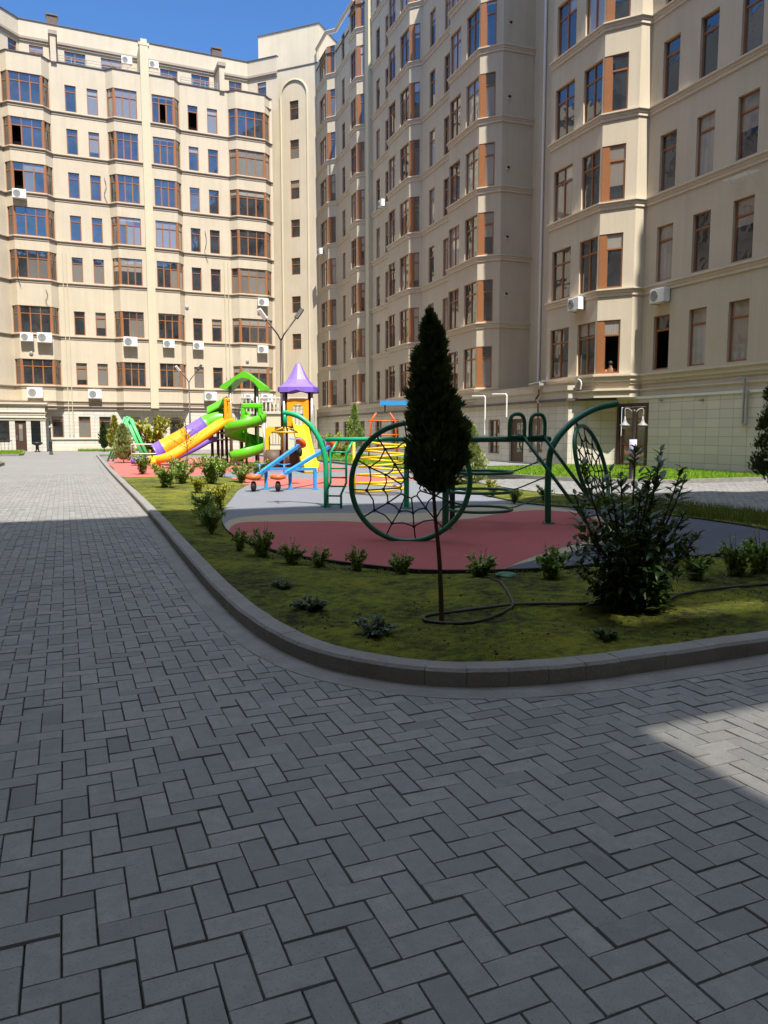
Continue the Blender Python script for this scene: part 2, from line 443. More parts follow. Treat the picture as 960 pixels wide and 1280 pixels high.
def wall_with_holes(mb, seg, z0, z1, holes, depth=.16):
    """holes: (u0,u1,z0,z1)"""
    us = sorted({0, seg.L, *[h[0] for h in holes], *[h[1] for h in holes]})
    zs = sorted({z0, z1, *[h[2] for h in holes], *[h[3] for h in holes]})
    for i in range(len(us)-1):
        run = None
        for j in range(len(zs)-1):
            uc, zc = (us[i]+us[i+1])/2, (zs[j]+zs[j+1])/2
            solid = not any(h[0] < uc < h[1] and h[2] < zc < h[3] for h in holes)
            if solid: run = zs[j] if run is None else run
            if run is not None and (not solid or j == len(zs)-2):
                top = zs[j+1] if solid else zs[j]
                mb.quad(seg.p(us[i], run), seg.p(us[i+1], run), seg.p(us[i+1], top), seg.p(us[i], top)); run = None
    for u0, u1, a, b in holes:
        d = -depth
        mb.quad(seg.p(u0, a), seg.p(u1, a), seg.p(u1, a, d), seg.p(u0, a, d))
        mb.quad(seg.p(u0, b, d), seg.p(u1, b, d), seg.p(u1, b), seg.p(u0, b))
        if u0 > 1e-3: mb.quad(seg.p(u0, a), seg.p(u0, a, d), seg.p(u0, b, d), seg.p(u0, b))
        if u1 < seg.L-1e-3: mb.quad(seg.p(u1, a, d), seg.p(u1, a), seg.p(u1, b), seg.p(u1, b, d))

def window_geo(fr, gl, seg, u0, u1, z0, z1, lights, transom=.72, rec=.10, post_l=0, post_r=0, bar=.045, open_light=None, dark=None):
    """frame and panes of one window at the height z0..z1"""
    def bx(ua, ub, za, zb, o0=-rec-.03, o1=-rec+.03):
        c = seg.p((ua+ub)/2, (za+zb)/2, (o0+o1)/2)
        fr.box(c, (ub-ua, o1-o0, zb-za), ((seg.d.x, seg.d.y, 0), (seg.n.x, seg.n.y, 0), (0, 0, 1)))
    if post_l: bx(u0+.004, u0+post_l, z0, z1, -rec-.05, -.02); u0 += post_l
    if post_r: bx(u1-post_r, u1-.004, z0, z1, -rec-.05, -.02); u1 -= post_r
    g = -rec-.012
    bx(u0, u0+bar, z0, z1); bx(u1-bar, u1, z0, z1); bx(u0+bar, u1-bar, z0, z0+bar); bx(u0+bar, u1-bar, z1-bar, z1)
    zt = z0+(z1-z0)*transom
    cuts = [u0+bar] + [u0+(u1-u0)*i/lights for i in range(1, lights)] + [u1-bar]
    for i in range(1, lights): bx(cuts[i]-.026, cuts[i]+.026, z0+bar, z1-bar, -rec-.028, -rec+.036)
    for i in range(lights):
        a = cuts[i]+(.026 if i else 0); b = cuts[i+1]-(.026 if i < lights-1 else 0)
        if transom < 1:
            bx(a, b, zt-.03, zt+.03, -rec-.026, -rec+.027)
            rows = ((z0+bar, zt-.03), (zt+.03, z1-bar))
        else: rows = ((z0+bar, z1-bar),)
        for r_, (za, zb) in enumerate(rows):
            if r_ == 0:
                # sash inside the light
                for q in ((a, a+.026, za, zb), (b-.026, b, za, zb), (a+.026, b-.026, za, za+.026), (a+.026, b-.026, zb-.026, zb)):
                    bx(*q, -rec-.022, -rec+.014)
            tgt, off = (gl, g)
            if r_ == 0 and open_light == i and dark is not None:
                d0, d1 = g+.01, g-.55   # a dark niche behind the open sash
                dark.quad(seg.p(a, za, d1), seg.p(b, za, d1), seg.p(b, zb, d1), seg.p(a, zb, d1))
                for q in (((a, za), (b, za)), ((b, za), (b, zb)), ((b, zb), (a, zb)), ((a, zb), (a, za))):
                    dark.quad(seg.p(q[0][0], q[0][1], d0), seg.p(q[1][0], q[1][1], d0), seg.p(q[1][0], q[1][1], d1), seg.p(q[0][0], q[0][1], d1))
                continue
            tgt.quad(seg.p(a, za, off), seg.p(b, za, off), seg.p(b, zb, off), seg.p(a, zb, off))

class Building:
    def __init__(s, name, label, loc):
        s.t = thing(name, label, 'building', loc); s.wall = MB(); s.cache = {}; s.glass = 'glass'
    def window(s, key, specs, z0, z1, opn=None):
        """specs: list of (seg,u0,u1,kwargs). One window object, frame mesh with its panes as child; the same key shares meshes."""
        k = (key, round(z1-z0, 3), opn)
        if k not in s.cache:
            fr, gl, dk = MB(), MB(), MB()
            for i, (sg, u0, u1, kw) in enumerate(specs):
                kw = dict(kw)
                if opn is not None and opn[0] == i: kw.update(open_light=opn[1], dark=dk)
                window_geo(fr, gl, sg, u0, u1, 0, z1-z0, **kw)
            s.cache[k] = (fr.mesh('window', 'wood'), gl.mesh('pane', s.glass), dk.mesh('opening', 'glass_dark') if dk.v else None)
        f, g, d = s.cache[k]
        o = place(f, 'window', s.t, off=(0, 0, z0))
        p = place(g, 'pane', o, local=True)
        if d: place(d, 'open_sash', o, local=True)
        return o
    def course(s, mb, pts, z, prof):
        mb.sweep(prof, [(p[0], p[1], z) for p in pts], miter=True)

# mouldings: (out, up); sweep side = right of travel = outward
COURSE = [(-.02, -.30), (.05, -.30), (.05, -.17), (.085, -.165), (.085, -.06), (.15, -.05), (.15, 0), (-.02, 0)]
COURSE_S = [(-.02, -.24), (.04, -.24), (.04, -.10), (.09, -.09), (.12, -.04), (.12, 0), (-.02, 0)]
COPE = [(-.25, 0), (.07, 0), (.07, .06), (-.25, .06)]

def roof_block(mb, poly, z):
    mb.poly(poly, z)

exec_parts = []
# ================================================================== FAR BUILDING (faces the camera, sunlit)
B1 = Building('far_apartment_building', 'long sunlit beige apartment block closing the far end of the paved road', (7, 69, 0))
ZB = [5.42, 9.52, 13.82, 17.12, 20.50, 23.92, 27.22]; ZT = [7.45, 11.66, 16.0, 19.32, 22.70, 26.08, 29.44]
YW, YF = 68.6, 68.0
pts = [(-9.0, 63.1), (-3.5, YW), (-3.0, YF), (-.5, YF), (.05, YW), (4.25, YW), (4.78, YF), (10.0-.35, YF), (10.15, YW), (14.2, YW), (14.8, YF), (17.35, YF), (17.95, YW), (18.15, YW), (18.15, 73.5)]
segs = [Seg(pts[i], pts[i+1]) for i in range(len(pts)-1)]
wl = B1.wall
Z0, Z1 = 3.5, 30.9
holes = [[] for _ in segs]
def sx_(sg, x): return (x-sg.a.x)/sg.d.x
open_spec = {(6, 'C'): (0, 1), (5, 'A'): (1, 0), (4, 'A'): (1, 0), (6, 'w3'): (0, 0), (0, 'B'): (0, 1), (1, 'w1'): None}
for f in range(7):
    a, b = ZB[f], ZT[f]
    bays = [('A', 1, 2, 3), ('D', 9, 10, 11)]
    for nm, i, j, k in bays:
        L = segs[j].L
        for q in (i, j, k):
            e0 = .06 if q == i else 0; e1 = .06 if q == k else 0
            holes[q].append((e0, segs[q].L-e1, a, b))
        B1.window(nm, [(segs[i], .06, segs[i].L, dict(lights=1, post_r=.11)), (segs[j], 0, L, dict(lights=3, post_l=.12, post_r=.12)), (segs[k], 0, segs[k].L-.06, dict(lights=1, post_l=.11))], a, b, open_spec.get((f, nm)))
    # the two halves of the middle bay
    sB = segs[6]
    u1 = sx_(sB, 6.62)
    holes[5].append((.06, segs[5].L, a, b)); holes[6].append((0, u1, a, b))
    B1.window('B', [(segs[5], .06, segs[5].L, dict(lights=1, post_r=.11)), (sB, 0, u1, dict(lights=3, post_l=.12))], a, b, open_spec.get((f, 'B')))
    u0 = sx_(sB, 7.80)
    holes[6].append((u0, sB.L, a, b)); holes[7].append((0, segs[7].L-.06, a, b))
    B1.window('C', [(sB, u0, sB.L, dict(lights=3, post_r=.12)), (segs[7], 0, segs[7].L-.06, dict(lights=1, post_l=.11))], a, b, open_spec.get((f, 'C')))
    for nm, q, xa, xb in (('w1', 4, 1.14, 1.98), ('w2', 4, 2.80, 3.62), ('w3', 8, 10.80, 11.63), ('w4', 8, 12.44, 13.30)):
        sg = segs[q]; u0, u1 = sx_(sg, xa), sx_(sg, xb)
        holes[q].append((u0, u1, a+.04, b-.16))
        B1.window(nm, [(sg, u0, u1, dict(lights=1, rec=.12, transom=.76))], a+.04, b-.16, open_spec.get((f, nm)))
for sg, h in zip(segs, holes): wall_with_holes(wl, sg, Z0, Z1, h)
# set-back attic storey with its own chamfers
YA = 70.4
apts = [(-9.5, 63.0), (-2.1, YA), (16.45, YA), (18.6, 68.25)]
asegs = [Seg(apts[i], apts[i+1]) for i in range(3)]
ah = [[(9.4, 10.25, 31.2, 32.65)], [], [(1.0, 1.9, 31.2, 32.55)]]
for xa, xb in ((-1.36, -.32), (1.26, 2.88), (4.08, 5.71), (8.85, 10.31), (11.48, 13.04), (14.75, 15.9)):
    ah[1].append((xa-apts[1][0], xb-apts[1][0], 31.0, 32.65))
for i, (sg, hh) in enumerate(zip(asegs, ah)):
    wall_with_holes(wl, sg, 30.0, 34.5, hh)
    for h in hh: B1.window('attic%d%.2f' % (i, h[1]-h[0]+h[0]*10), [(sg, h[0], h[1], dict(lights=2 if h[1]-h[0] > 1 else 1, transom=.7))], h[2], h[3])
# flat terrace and roofs
wl.poly([(-9, 63.1), (-3.5, YW), (-3.0, YF), (-.5, YF), (.05, YW), (4.25, YW), (4.78, YF), (9.65, YF), (10.15, YW), (14.2, YW), (14.8, YF), (17.35, YF), (18.15, YW), (18.15, 73.5), (-9, 73.5)], 30.05)
wl.poly([(-9.5, 63.0), (-2.1, YA), (16.45, YA), (18.6, 68.25), (18.6, 82), (-9.5, 82)], 34.45)
# overhang soffit over the ground floor
wl.poly([(p[0], p[1]) for p in pts[:-1]] + [(18.15, 73), (-9, 73)], 3.52)
wl.build('wall', 'stucco', B1.t)
mc = MB()
for z in [zb-.10 for zb in ZB]: B1.course(mc, pts[:-1], z, COURSE_S)
B1.course(mc, pts[:-1], 4.12, COURSE_S); B1.course(mc, pts[:-1], 3.72, COURSE)
mc.build('string_course', 'trim_dark', B1.t)
mc = MB()
B1.course(mc, apts, 33.2, [(-.02, -.36), (.10, -.36), (.10, -.2), (.18, -.18), (.18, 0), (-.02, 0)])
mc.build('attic_cornice', 'trim_dark', B1.t)
mc = MB(); B1.course(mc, pts[:-1], 30.9, COPE); B1.course(mc, apts, 34.5, COPE); mc.build('coping', 'coping', B1.t)
mb = MB(); mb.box((7.28, 67.93, 18.35), (.66, .34, 29.5)); mb.box((7.28, 69.1, 32.0), (.62, 2.5, 2.6)); mb.box((7.28, 67.95, 33.15), (.86, .42, .22)); mb.box((7.28, 67.95, 33.4), (.5, .36, .3))
mb.build('pilaster', 'stucco_pale', B1.t)
for x in (.42, 13.75):
    mb = MB(); mb.box((x, 69.4, 31.9), (.42, 2.0, 2.1)); mb.build('attic_fin', 'stucco', B1.t)
    mb = MB(); mb.box((x, 69.4, 33.0), (.66, 2.2, .3)); mb.build('fin_cap', 'trim_dark', B1.t)
for x, z in ((.45, 36.3), (14.2, 36.2)):
    mb = MB(); mb.box((x, 73, z-1.1), (.85, .7, 2.0)); ch = mb.build('chimney', 'slab', B1.t)
    mb = MB(); mb.box((x, 73, z+.05), (1.0, .85, .10)); mb.box((x, 73, z-.10), (.6, .5, .2)); mb.build('chimney_cap', 'coping', ch)
# terrace railings
for x0, x1 in ((.6, 4.0), (5.2, 6.9), (7.7, 9.6), (10.3, 13.4)):
    mb = MB(); y = 68.75
    for z in (31.12, 31.32, 31.52): mb.tube([(x0, y, z), (x1, y, z)], .022, 6)
    n = max(2, int((x1-x0)/.9))
    for i in range(n+1): x = x0+(x1-x0)*i/n; mb.tube([(x, y, 30.9), (x, y, 31.54)], .025, 6)
    mb.build('terrace_railing', 'grey_metal', B1.t)
# ground floor
gseg = Seg((-3.2, 68.64), (18.2, 68.64)); gh = []
for xa, xb in ((-.90, -.02), (1.15, 2.08), (2.78, 3.72), (4.95, 6.1), (8.55, 9.75), (11.2, 12.3), (13.2, 14.3), (15.6, 16.7)):
    gh.append((xa+3.2, xb+3.2, 1.1, 2.86))
gw = MB(); wall_with_holes(gw, gseg, 0, 3.6, gh, .14); gw.build('ground_floor_wall', 'stone_x', B1.t)
for h in gh: B1.window('g%.2f' % (h[1]-h[0]+h[0]*10), [(gseg, h[0], h[1], dict(lights=1, rec=.09, transom=.78))], h[2], h[3])
mb = MB(); mb.box((7.5, 68.63, 1.0), (21.2, .16, .10)); mb.box((7.5, 68.62, .22), (21.2, .18, .44)); mb.build('plinth', 'trim', B1.t)
# entrance annex on the left
ax = Seg((-9, 66.2), (-1.35, 66.2)); axs = Seg((-1.35, 66.2), (-1.35, 69.3))
ah_ = [(9-4.75, 9-3.95, .75, 2.5), (9-3.55, 9-2.75, .05, 2.5), (9-2.42, 9-1.72, .75, 2.5)]
mb = MB(); wall_with_holes(mb, ax, 0, 3.75, ah_, .2); wall_with_holes(mb, axs, 0, 3.75, []); mb.poly([(-9, 66.2), (-1.35, 66.2), (-1.35, 69.3), (-9, 69.3)], 3.74)
an = mb.build('entrance_annex', 'stone_x', B1.t)
mb = MB(); P_ = [(-9, 66.2), (-1.35, 66.2), (-1.35, 69.3)]
B1.course(mb, P_, 3.85, [(-.02, -.22), (.10, -.22), (.18, -.10), (.18, .03), (-.02, .03)]); B1.course(mb, P_, 3.15, COURSE_S); B1.course(mb, P_, 2.72, COURSE_S)
mb.build('annex_cornice', 'trim', an)
for i, h in enumerate(ah_):
    if i != 1: B1.window('ax', [(ax, h[0], h[1], dict(lights=1, transom=1.0))], h[2], h[3])
mb = MB(); h = ah_[1]
mb.box(ax.p((h[0]+h[1])/2, 1.28, -.12), (h[1]-h[0], .06, 2.44)); dr = mb.build('door', 'wood_dark', B1.t)
mb = MB(); mb.box(ax.p((h[0]+h[1])/2, 1.5, -.08), (.26, .03, 1.3)); mb.build('door_pane', 'glass', dr)
mb = MB(); mb.tube([ax.p(h[0]+.1, .95, -.05), ax.p(h[0]+.1, 1.3, -.05)], .018, 6); mb.build('handle', 'grey_metal', dr)
# loose cables
for x, z0_, z1_ in ((-2.9, 16.0, 13.1), (3.9, 22.4, 20.4), (12.0, 19.0, 16.4), (-.9, 13.0, 11.6)):
    mb = MB(); y = 67.9 if x < 0 else 68.52; mb.tube(catmull([(x, y, z0_), (x+.12, y, (z0_*2+z1_)/3), (x-.05, y, (z0_+2*z1_)/3), (x+.2, y, z1_)], 5), .018, 5); mb.build('cable', 'dark_metal', B1.t)
# rain pipes
for x in (.42, .72, 13.62, 13.95):
    mb = MB(); top = 16.1 if x < 1 else 16.6; lo = 1.3 if x < 1 else 6.4
    mb.tube([(x, 68.48, top), (x, 68.48, lo)], .032, 8); mb.build('rain_pipe', 'stucco_pale', B1.t)

# ------------------------------------------------------------------ corner tower (45 degrees across the far corner)
TP = Seg((18.25, 73.55), (22.75, 69.05)); T_ = B1.t
def tz(z): return 1.5+(z-1.5)*1.059
th = []
um = TP.L*.585
for zt, zb in ((30.44, 28.84), (27.17, 25.57), (23.73, 22.13), (20.38, 18.85), (17.06, 15.6), (13.71, 12.25), (10.4, 9.01), (7.0, 5.75)):
    th.append((um-.47, um+.47, tz(zb), tz(zt)))
mb = MB(); wall_with_holes(mb, TP, 0, 38.4, th, .15)
r1 = Seg((22.75, 69.05), (25.6, 71.9)); wall_with_holes(mb, r1, 0, 38.4, [])
mb.poly([(18.25, 73.55), (22.75, 69.05), (25.6, 71.9), (21.1, 76.4)], 38.38)
l1 = Seg((21.1, 76.4), (18.25, 73.55)); wall_with_holes(mb, l1, 0, 38.4, [])
tw = mb.build('corner_tower_wall', 'stucco', T_)
for h in th: B1.window('tw', [(TP, h[0], h[1], dict(lights=1, transom=.62))], h[2], h[3])
mb = MB(); B1.course(mb, [(21.1, 76.4), (18.25, 73.55), (22.75, 69.05), (25.6, 71.9)], 38.4, COPE); B1.course(mb, [(18.25, 73.55), (22.75, 69.05), (25.6, 71.9)], tz(33.2), [(-.02, -.06), (.05, -.06), (.05, .04), (-.02, .04)]); mb.build('tower_coping', 'coping', tw)
# raised arch moulding round the stair windows
zs_, rad = tz(30.85), TP.L*.21
path = [TP.p(um-rad-.05, 1.0, .03)] + [TP.p(um-rad*math.cos(a)-.05*math.cos(a), zs_+rad*1.05*math.sin(a), .03) for a in np.linspace(0, math.pi, 15)] + [TP.p(um+rad+.05, 1.0, .03)]
mb = MB(); mb.tube(path, .10, 6); mb.build('arch_moulding', 'stucco_pale', T_)
# low annex with a balustrade in front of the tower
ba = Seg((14.6, 67.6), (20.2, 65.4)); mb = MB(); wall_with_holes(mb, ba, 0, 3.2, [])
b2 = Seg((20.2, 65.4), (21.4, 68.6)); wall_with_holes(mb, b2, 0, 3.2, [])
mb.poly([(14.6, 67.6), (20.2, 65.4), (21.4, 68.6), (17, 70)], 3.19)
bx = mb.build('tower_annex', 'stucco_pale', T_)
mb = MB(); mb.sweep([(-.15, 0), (.08, 0), (.08, .14), (-.15, .14)], [ba.p(0, 4.55), ba.p(ba.L, 4.55), b2.p(b2.L, 4.55)], miter=True); mb.sweep([(-.15, 0), (.14, 0), (.14, .2), (-.15, .2)], [ba.p(0, 3.2), ba.p(ba.L, 3.2), b2.p(b2.L, 3.2)], miter=True)
for sg in (ba, b2):
    n = int(sg.L/.34)
    for i in range(n):
        u = sg.L*(i+.5)/n; mb.lathe(sg.p(u, 3.4, -.03), [(.06, 0), (.10, .25), (.10, .45), (.05, .8), (.08, 1.15)], 7)
mb.build('balustrade', 'stone_x', bx)

# ================================================================== MIDDLE BUILDING (long side, in shade)
B2 = Building('side_apartment_building', 'tall beige apartment block with shaded bay windows along the far right side of the playground', (24, 50, 0))
B2.glass = 'glass_side'
A_ = Vector((21.25, 36.95)); D_ = Vector((.04004, .9992)); N_ = Vector((-.9992, .04004))
def S(s, off): q = A_ + D_*s - N_*off; return (q.x, q.y)
W = .66
mp = [S(33.2, .9), S(32.2, 0), S(28.92, 0), S(28.2, W), S(23.3, W), S(22.6, 0), S(20.85, 0), S(20.2, W), S(14.6, W), S(13.92, 0), S(10.05, 0), S(9.4, W), S(4.62, W), S(3.95, 0), S(.2, 0), S(-.7, .9), S(-.75, 2.9)]
ms = [Seg(mp[i], mp[i+1]) for i in range(len(mp)-1)]
def ur(sg, s_): # distance along a segment for a facade coordinate s
    return (Vector(S(s_, 0))-sg.a).dot(D_)/sg.d.dot(D_)
MZ = [3.95+3.58*k for k in range(9)]
mh = [[] for _ in ms]
def mwin(key, q, s0, s1, a, b, **kw):
    sg = ms[q]; u0, u1 = max(0, ur(sg, s0)), min(sg.L, ur(sg, s1)); mh[q].append((u0, u1, a, b)); return (sg, u0, u1, kw)
POST = dict(lights=1, post_l=.30, rec=.06)
for f in range(9):
    a, b = MZ[f]+.06, MZ[f]+2.30
    B2.window('b1', [mwin('', 1, 31.34, 29.33, a, b, lights=3, rec=.12)], a, b)
    g = lambda q, lo, hi, **kw: (mh[q].append((lo, hi, a, b)), (ms[q], lo, hi, kw))[1]
    B2.window('d1', [g(2, 0, ms[2].L*.82, **POST)], a, b)
    B2.window('w1', [mwin('', 3, 26.75, 25.95, a, b, lights=1, rec=.12)], a, b)
    B2.window('b2', [mwin('', 5, 22.36, 21.06, a, b, lights=2, rec=.12)], a, b)
    B2.window('d2', [g(6, 0, ms[6].L*.72, **POST)], a, b)
    B2.window('w2', [mwin('', 7, 18.2, 17.4, a, b, lights=1, rec=.12)], a, b)
    B2.window('w2b', [mwin('', 7, 16.25, 15.3, a, b, lights=2, rec=.12)], a, b)
    B2.window('b3a', [mwin('', 9, 13.85, 12.56, a, b, lights=2, rec=.12)], a, b)
    B2.window('b3b', [mwin('', 9, 11.70, 10.16, a, b, lights=2, rec=.12)], a, b)
    B2.window('d3', [g(10, 0, ms[10].L*.80, **POST)], a, b)
    B2.window('w3', [mwin('', 11, 8.3, 7.45, a, b, lights=1, rec=.12)], a, b)
    B2.window('w3b', [mwin('', 11, 6.1, 5.2, a, b, lights=2, rec=.12)], a, b)
    B2.window('b4a', [mwin('', 13, 3.88, 2.5, a, b, lights=2, rec=.12)], a, b)
    B2.window('b4b', [mwin('', 13, 1.79, .30, a, b, lights=2, rec=.12)], a, b)
    B2.window('d4', [g(14, 0, ms[14].L*.70, **POST)], a, b)
wl = B2.wall
for i, (sg, h) in enumerate(zip(ms, mh)):
    wall_with_holes(wl, sg, 3.0, 37.6 if i > 7 else 34.3, h)
far_top = [mp[i] for i in range(0, 9)]
wl.poly([mp[0]]+mp[1:9]+[S(14.6, 12), S(33.2, 12)], 34.28)
wl.poly(mp[8:]+[S(-.75, 12), S(14.6, 12)], 37.58)
e = Seg(S(14.7, 9), S(14.7, W)); wall_with_holes(wl, e, 34.2, 37.6, [])
e = Seg(S(14.7, W+.02), S(14.7, 9)); wall_with_holes(wl, e, 34.2, 37.6, [])
# recess between the two blocks
rec_ = Seg((24.0, 36.5), (24.0, 31.0)); rh = []
for f in range(9):
    a, b = MZ[f]+.06, MZ[f]+2.30; h = (4.1, 4.75, a, b); rh.append(h); B2.window('rc', [(rec_, h[0], h[1], dict(lights=1, rec=.1))], a, b)
wall_with_holes(wl, rec_, 3.0, 37.6, rh)
wl.build('wall', 'stucco', B2.t)
mc = MB()
for z in MZ + [MZ[-1]+3.58]: B2.course(mc, mp[1:], z, COURSE)
B2.course(mc, mp[1:], 3.3, COURSE)
mc.build('string_course', 'trim', B2.t)
mc = MB(); B2.course(mc, mp[:9], 34.3, COPE); B2.course(mc, mp[8:], 37.6, COPE); mc.build('coping', 'coping', B2.t)
mb = MB(); q0, q1 = S(19.85, W-.28), S(19.15, W-.28)
pp = Seg(q0, q1); mb.box(pp.p(pp.L/2, 20, -.14), (pp.L, .3, 34), ((pp.d.x, pp.d.y, 0), (pp.n.x, pp.n.y, 0), (0, 0, 1))); mb.build('pilaster', 'stucco_pale', B2.t)
mb = MB(); mb.tube([(23.9, 35.0, 3.4), (23.9, 35.0, 37.4)], .07, 8); mb.build('rain_pipe', 'white_pl', B2.t)
mb = MB(); q = S(21.6, 2.2); mb.box((q[0], q[1], 35.6), (.9, .9, 2.4)); ch = mb.build('chimney', 'slab', B2.t)
mb = MB(); mb.box((q[0], q[1], 36.9), (1.1, 1.1, .12)); mb.build('chimney_cap', 'coping', ch)
# projecting ground floor with doors, continuing under the recess
gs1 = Seg(S(33, -.05), S(1.0, -.05)); gs2 = Seg(S(1.0, -.05), (20.9, 28.2)); gs3 = Seg((20.9, 28.2), (22.35, 26.72)); gs4 = Seg((22.35, 26.72), (22.5, 14.0)); gs5 = Seg((22.5, 14.0), (22.5, -4))
gmb = MB(); gh1 = []
for s1, s0 in ((27.1, 25.9), (24.56, 23.26), (22.7, 21.5), (20.3, 19.0), (16.5, 15.05), (13.2, 11.7), (8.6, 7.3), (5.4, 4.2)):
    u0 = 33-s1; gh1.append((u0, u0+s1-s0, .35, 2.45))
wall_with_holes(gmb, gs1, 0, 3.0, gh1, .2)
gh2 = [(u(35.5), u(34.25), .35, 2.25) if False else None for u in ()]
def uy(sg, y): return (y-sg.a.y)/sg.d.y
gh2 = [(uy(gs2, 35.55), uy(gs2, 34.35), .40, 2.2), (uy(gs2, 33.35), uy(gs2, 31.95), .03, 2.2), (uy(gs2, 31.45), uy(gs2, 30.25), .55, 2.2)]
wall_with_holes(gmb, gs2, 0, 3.0, gh2, .2)
gmb.build('ground_floor_wall', 'stone_y', B2.t)
for h in gh1: B2.window('g1_%.2f' % h[0], [(gs1, h[0], h[1], dict(lights=2, rec=.15, transom=.75))], h[2], h[3])
for i in (0, 2): h = gh2[i]; B2.window('g2_%d' % i, [(gs2, h[0], h[1], dict(lights=2, rec=.15, transom=1.0))], h[2], h[3])
h = gh2[1]; axs_ = ((gs2.d.x, gs2.d.y, 0), (gs2.n.x, gs2.n.y, 0), (0, 0, 1))
mb = MB(); mb.box(gs2.p((h[0]+h[1])/2, 1.12, -.14), (h[1]-h[0], .07, 2.17), axs_); dr = mb.build('door', 'wood_dark', B2.t)
mb = MB(); mb.box(gs2.p((h[0]+h[1])/2+.2, 1.25, -.10), (.5, .03, 1.5), axs_); mb.build('door_pane', 'glass', dr)
mb = MB(); mb.tube([gs2.p(h[0]+.45, .9, -.07), gs2.p(h[0]+.45, 1.5, -.07)], .02, 6); mb.build('handle', 'grey_metal', dr)
mb = MB(); gp = [S(33, -.05), S(1.0, -.05), (20.9, 28.2), (22.35, 26.72)]
B2.course(mb, gp, 3.02, [(-.02, -.10), (.16, -.10), (.16, 0), (-.02, 0)]); mb.build('terrace_edge', 'coping', B2.t)
mb = MB(); mb.poly([S(33, -.05), S(1.0, -.05), (20.9, 28.2), (22.35, 26.72), (24.2, 26.7), (24.2, 38), S(33, 3)], 3.02); mb.build('terrace_slab', 'trim_dark', B2.t)
mb = MB(); B2.course(mb, gp, 3.72, [(-.02, -.68), (.03, -.68), (.03, -.35), (.10, -.32), (.10, -.05), (.15, 0), (-.02, 0)]); mb.build('terrace_parapet', 'trim', B2.t)
# white pipes along the terrace
for y0 in (35.2, 33.0):
    mb = MB(); x = 20.72 if y0 > 34 else 20.68
    mb.tube([(x, y0+1.4, 3.5), (x, y0+.1, 3.45), (x, y0, 3.38), (x, y0, 1.4 if y0 > 34 else 2.3)], .035, 8); mb.build('white_pipe', 'white', B2.t)
mb = MB(); mb.tube([(20.75, 30.3, 3.55), (20.75, 30.3, 3.3), (20.72, 30.5, 3.1), (20.72, 30.3, 2.9), (20.72, 30.25, .1)], .05, 8); mb.build('rain_pipe', 'brown_metal', B2.t)
mb = MB(); mb.box((20.85, 30.6, 3.78), (.35, .8, .12)); mb.tube([(20.65, 31.0, 3.8), (20.65, 30.1, 3.86), (20.65, 30.1, 3.7)], .035, 6); mb.build('pipe_bracket', 'grey_metal', B2.t)

# ================================================================== RIGHT BUILDING (nearest, plain wall and bay)
B3 = Building('near_apartment_building', 'nearest beige apartment block on the right, with a tiled ground floor and brown glazed door', (24, 22, 0))
B3.glass = 'glass_side'
rp = [(24.0, 31.3), (22.1, 31.3), (21.2, 30.4), (21.2, 26.75), (22.1, 25.62), (22.6, 25.55), (22.6, 10.6), (22.1, 10.55), (21.2, 9.4), (21.2, 5.4), (22.1, 4.4), (22.6, 4.35), (22.6, -3)]
rs = [Seg(rp[i], rp[i+1]) for i in range(len(rp)-1)]
rh = [[] for _ in rs]
RZ = [3.98+3.56*k for k in range(9)]
def yw(q, y0, y1, a, b, **kw):
    sg = rs[q]; u0, u1 = uy(sg, y0), uy(sg, y1); rh[q].append((u0, u1, a, b)); return (sg, u0, u1, kw)
for f in range(9):
    a, b = RZ[f]+.04, RZ[f]+2.28
    g = lambda q, lo, hi, **kw: (rh[q].append((lo, hi, a, b)), (rs[q], lo, hi, kw))[1]
    B3.window('dl', [g(1, .35, .95, lights=1, rec=.06)], a, b)
    B3.window('fa', [yw(2, 30.12, 28.72, a, b, lights=2, rec=.12)], a, b)
    B3.window('fb', [yw(2, 28.08, 26.86, a, b, lights=2, rec=.12)], a, b)
    B3.window('di', [g(3, 0, .98, lights=1, post_l=.28, rec=.06)], a, b, (0, 0) if f == 0 else None)
    for nm, y0, y1 in (('p1', 24.88, 24.0), ('p2', 22.97, 22.1), ('p3', 21.06, 20.15), ('p4', 19.1, 18.2), ('p5', 17.1, 16.2)):
        B3.window('p', [yw(5, y0, y1, a+.06, b, lights=1, rec=.14, transom=.74)], a+.06, b, (0, 0) if (f, nm) == (0, 'p1') else None) if False else B3.window(nm, [yw(5, y0, y1, a+.06, b, lights=1, rec=.14, transom=.74)], a+.06, b, (0, 0) if (f, nm) == (0, 'p1') else None)
wl = B3.wall
for sg, h in zip(rs, rh): wall_with_holes(wl, sg, 3.0, 37.6, h, .17)
wl.poly(rp+[(33, -3), (33, 31.3)], 37.58)
wl.poly(rp+[(33, -3), (33, 31.3)], 3.02)
wl.build('wall', 'stucco', B3.t)
mc = MB()
for z in RZ[1:]+[RZ[-1]+3.56]: B3.course(mc, rp, z, COURSE)
B3.course(mc, rp, RZ[0], [(-.02, -.42), (.05, -.42), (.05, -.30), (.12, -.28), (.12, -.12), (.2, -.08), (.2, 0), (-.02, 0)])
B3.course(mc, rp, 3.34, [(-.02, -.34), (.10, -.34), (.10, -.10), (.18, -.05), (.18, 0), (-.02, 0)])
mc.build('string_course', 'trim', B3.t)
mc = MB(); B3.course(mc, rp, 37.6, COPE); mc.build('coping', 'coping', B3.t)
gmb = MB(); dh = (uy(gs4, 26.66), uy(gs4, 24.75), .02, 2.75)
wall_with_holes(gmb, gs4, 0, 3.02, [dh], .25); wall_with_holes(gmb, gs5, 0, 3.02, []); gmb.build('ground_floor_wall', 'stone_y', B3.t)
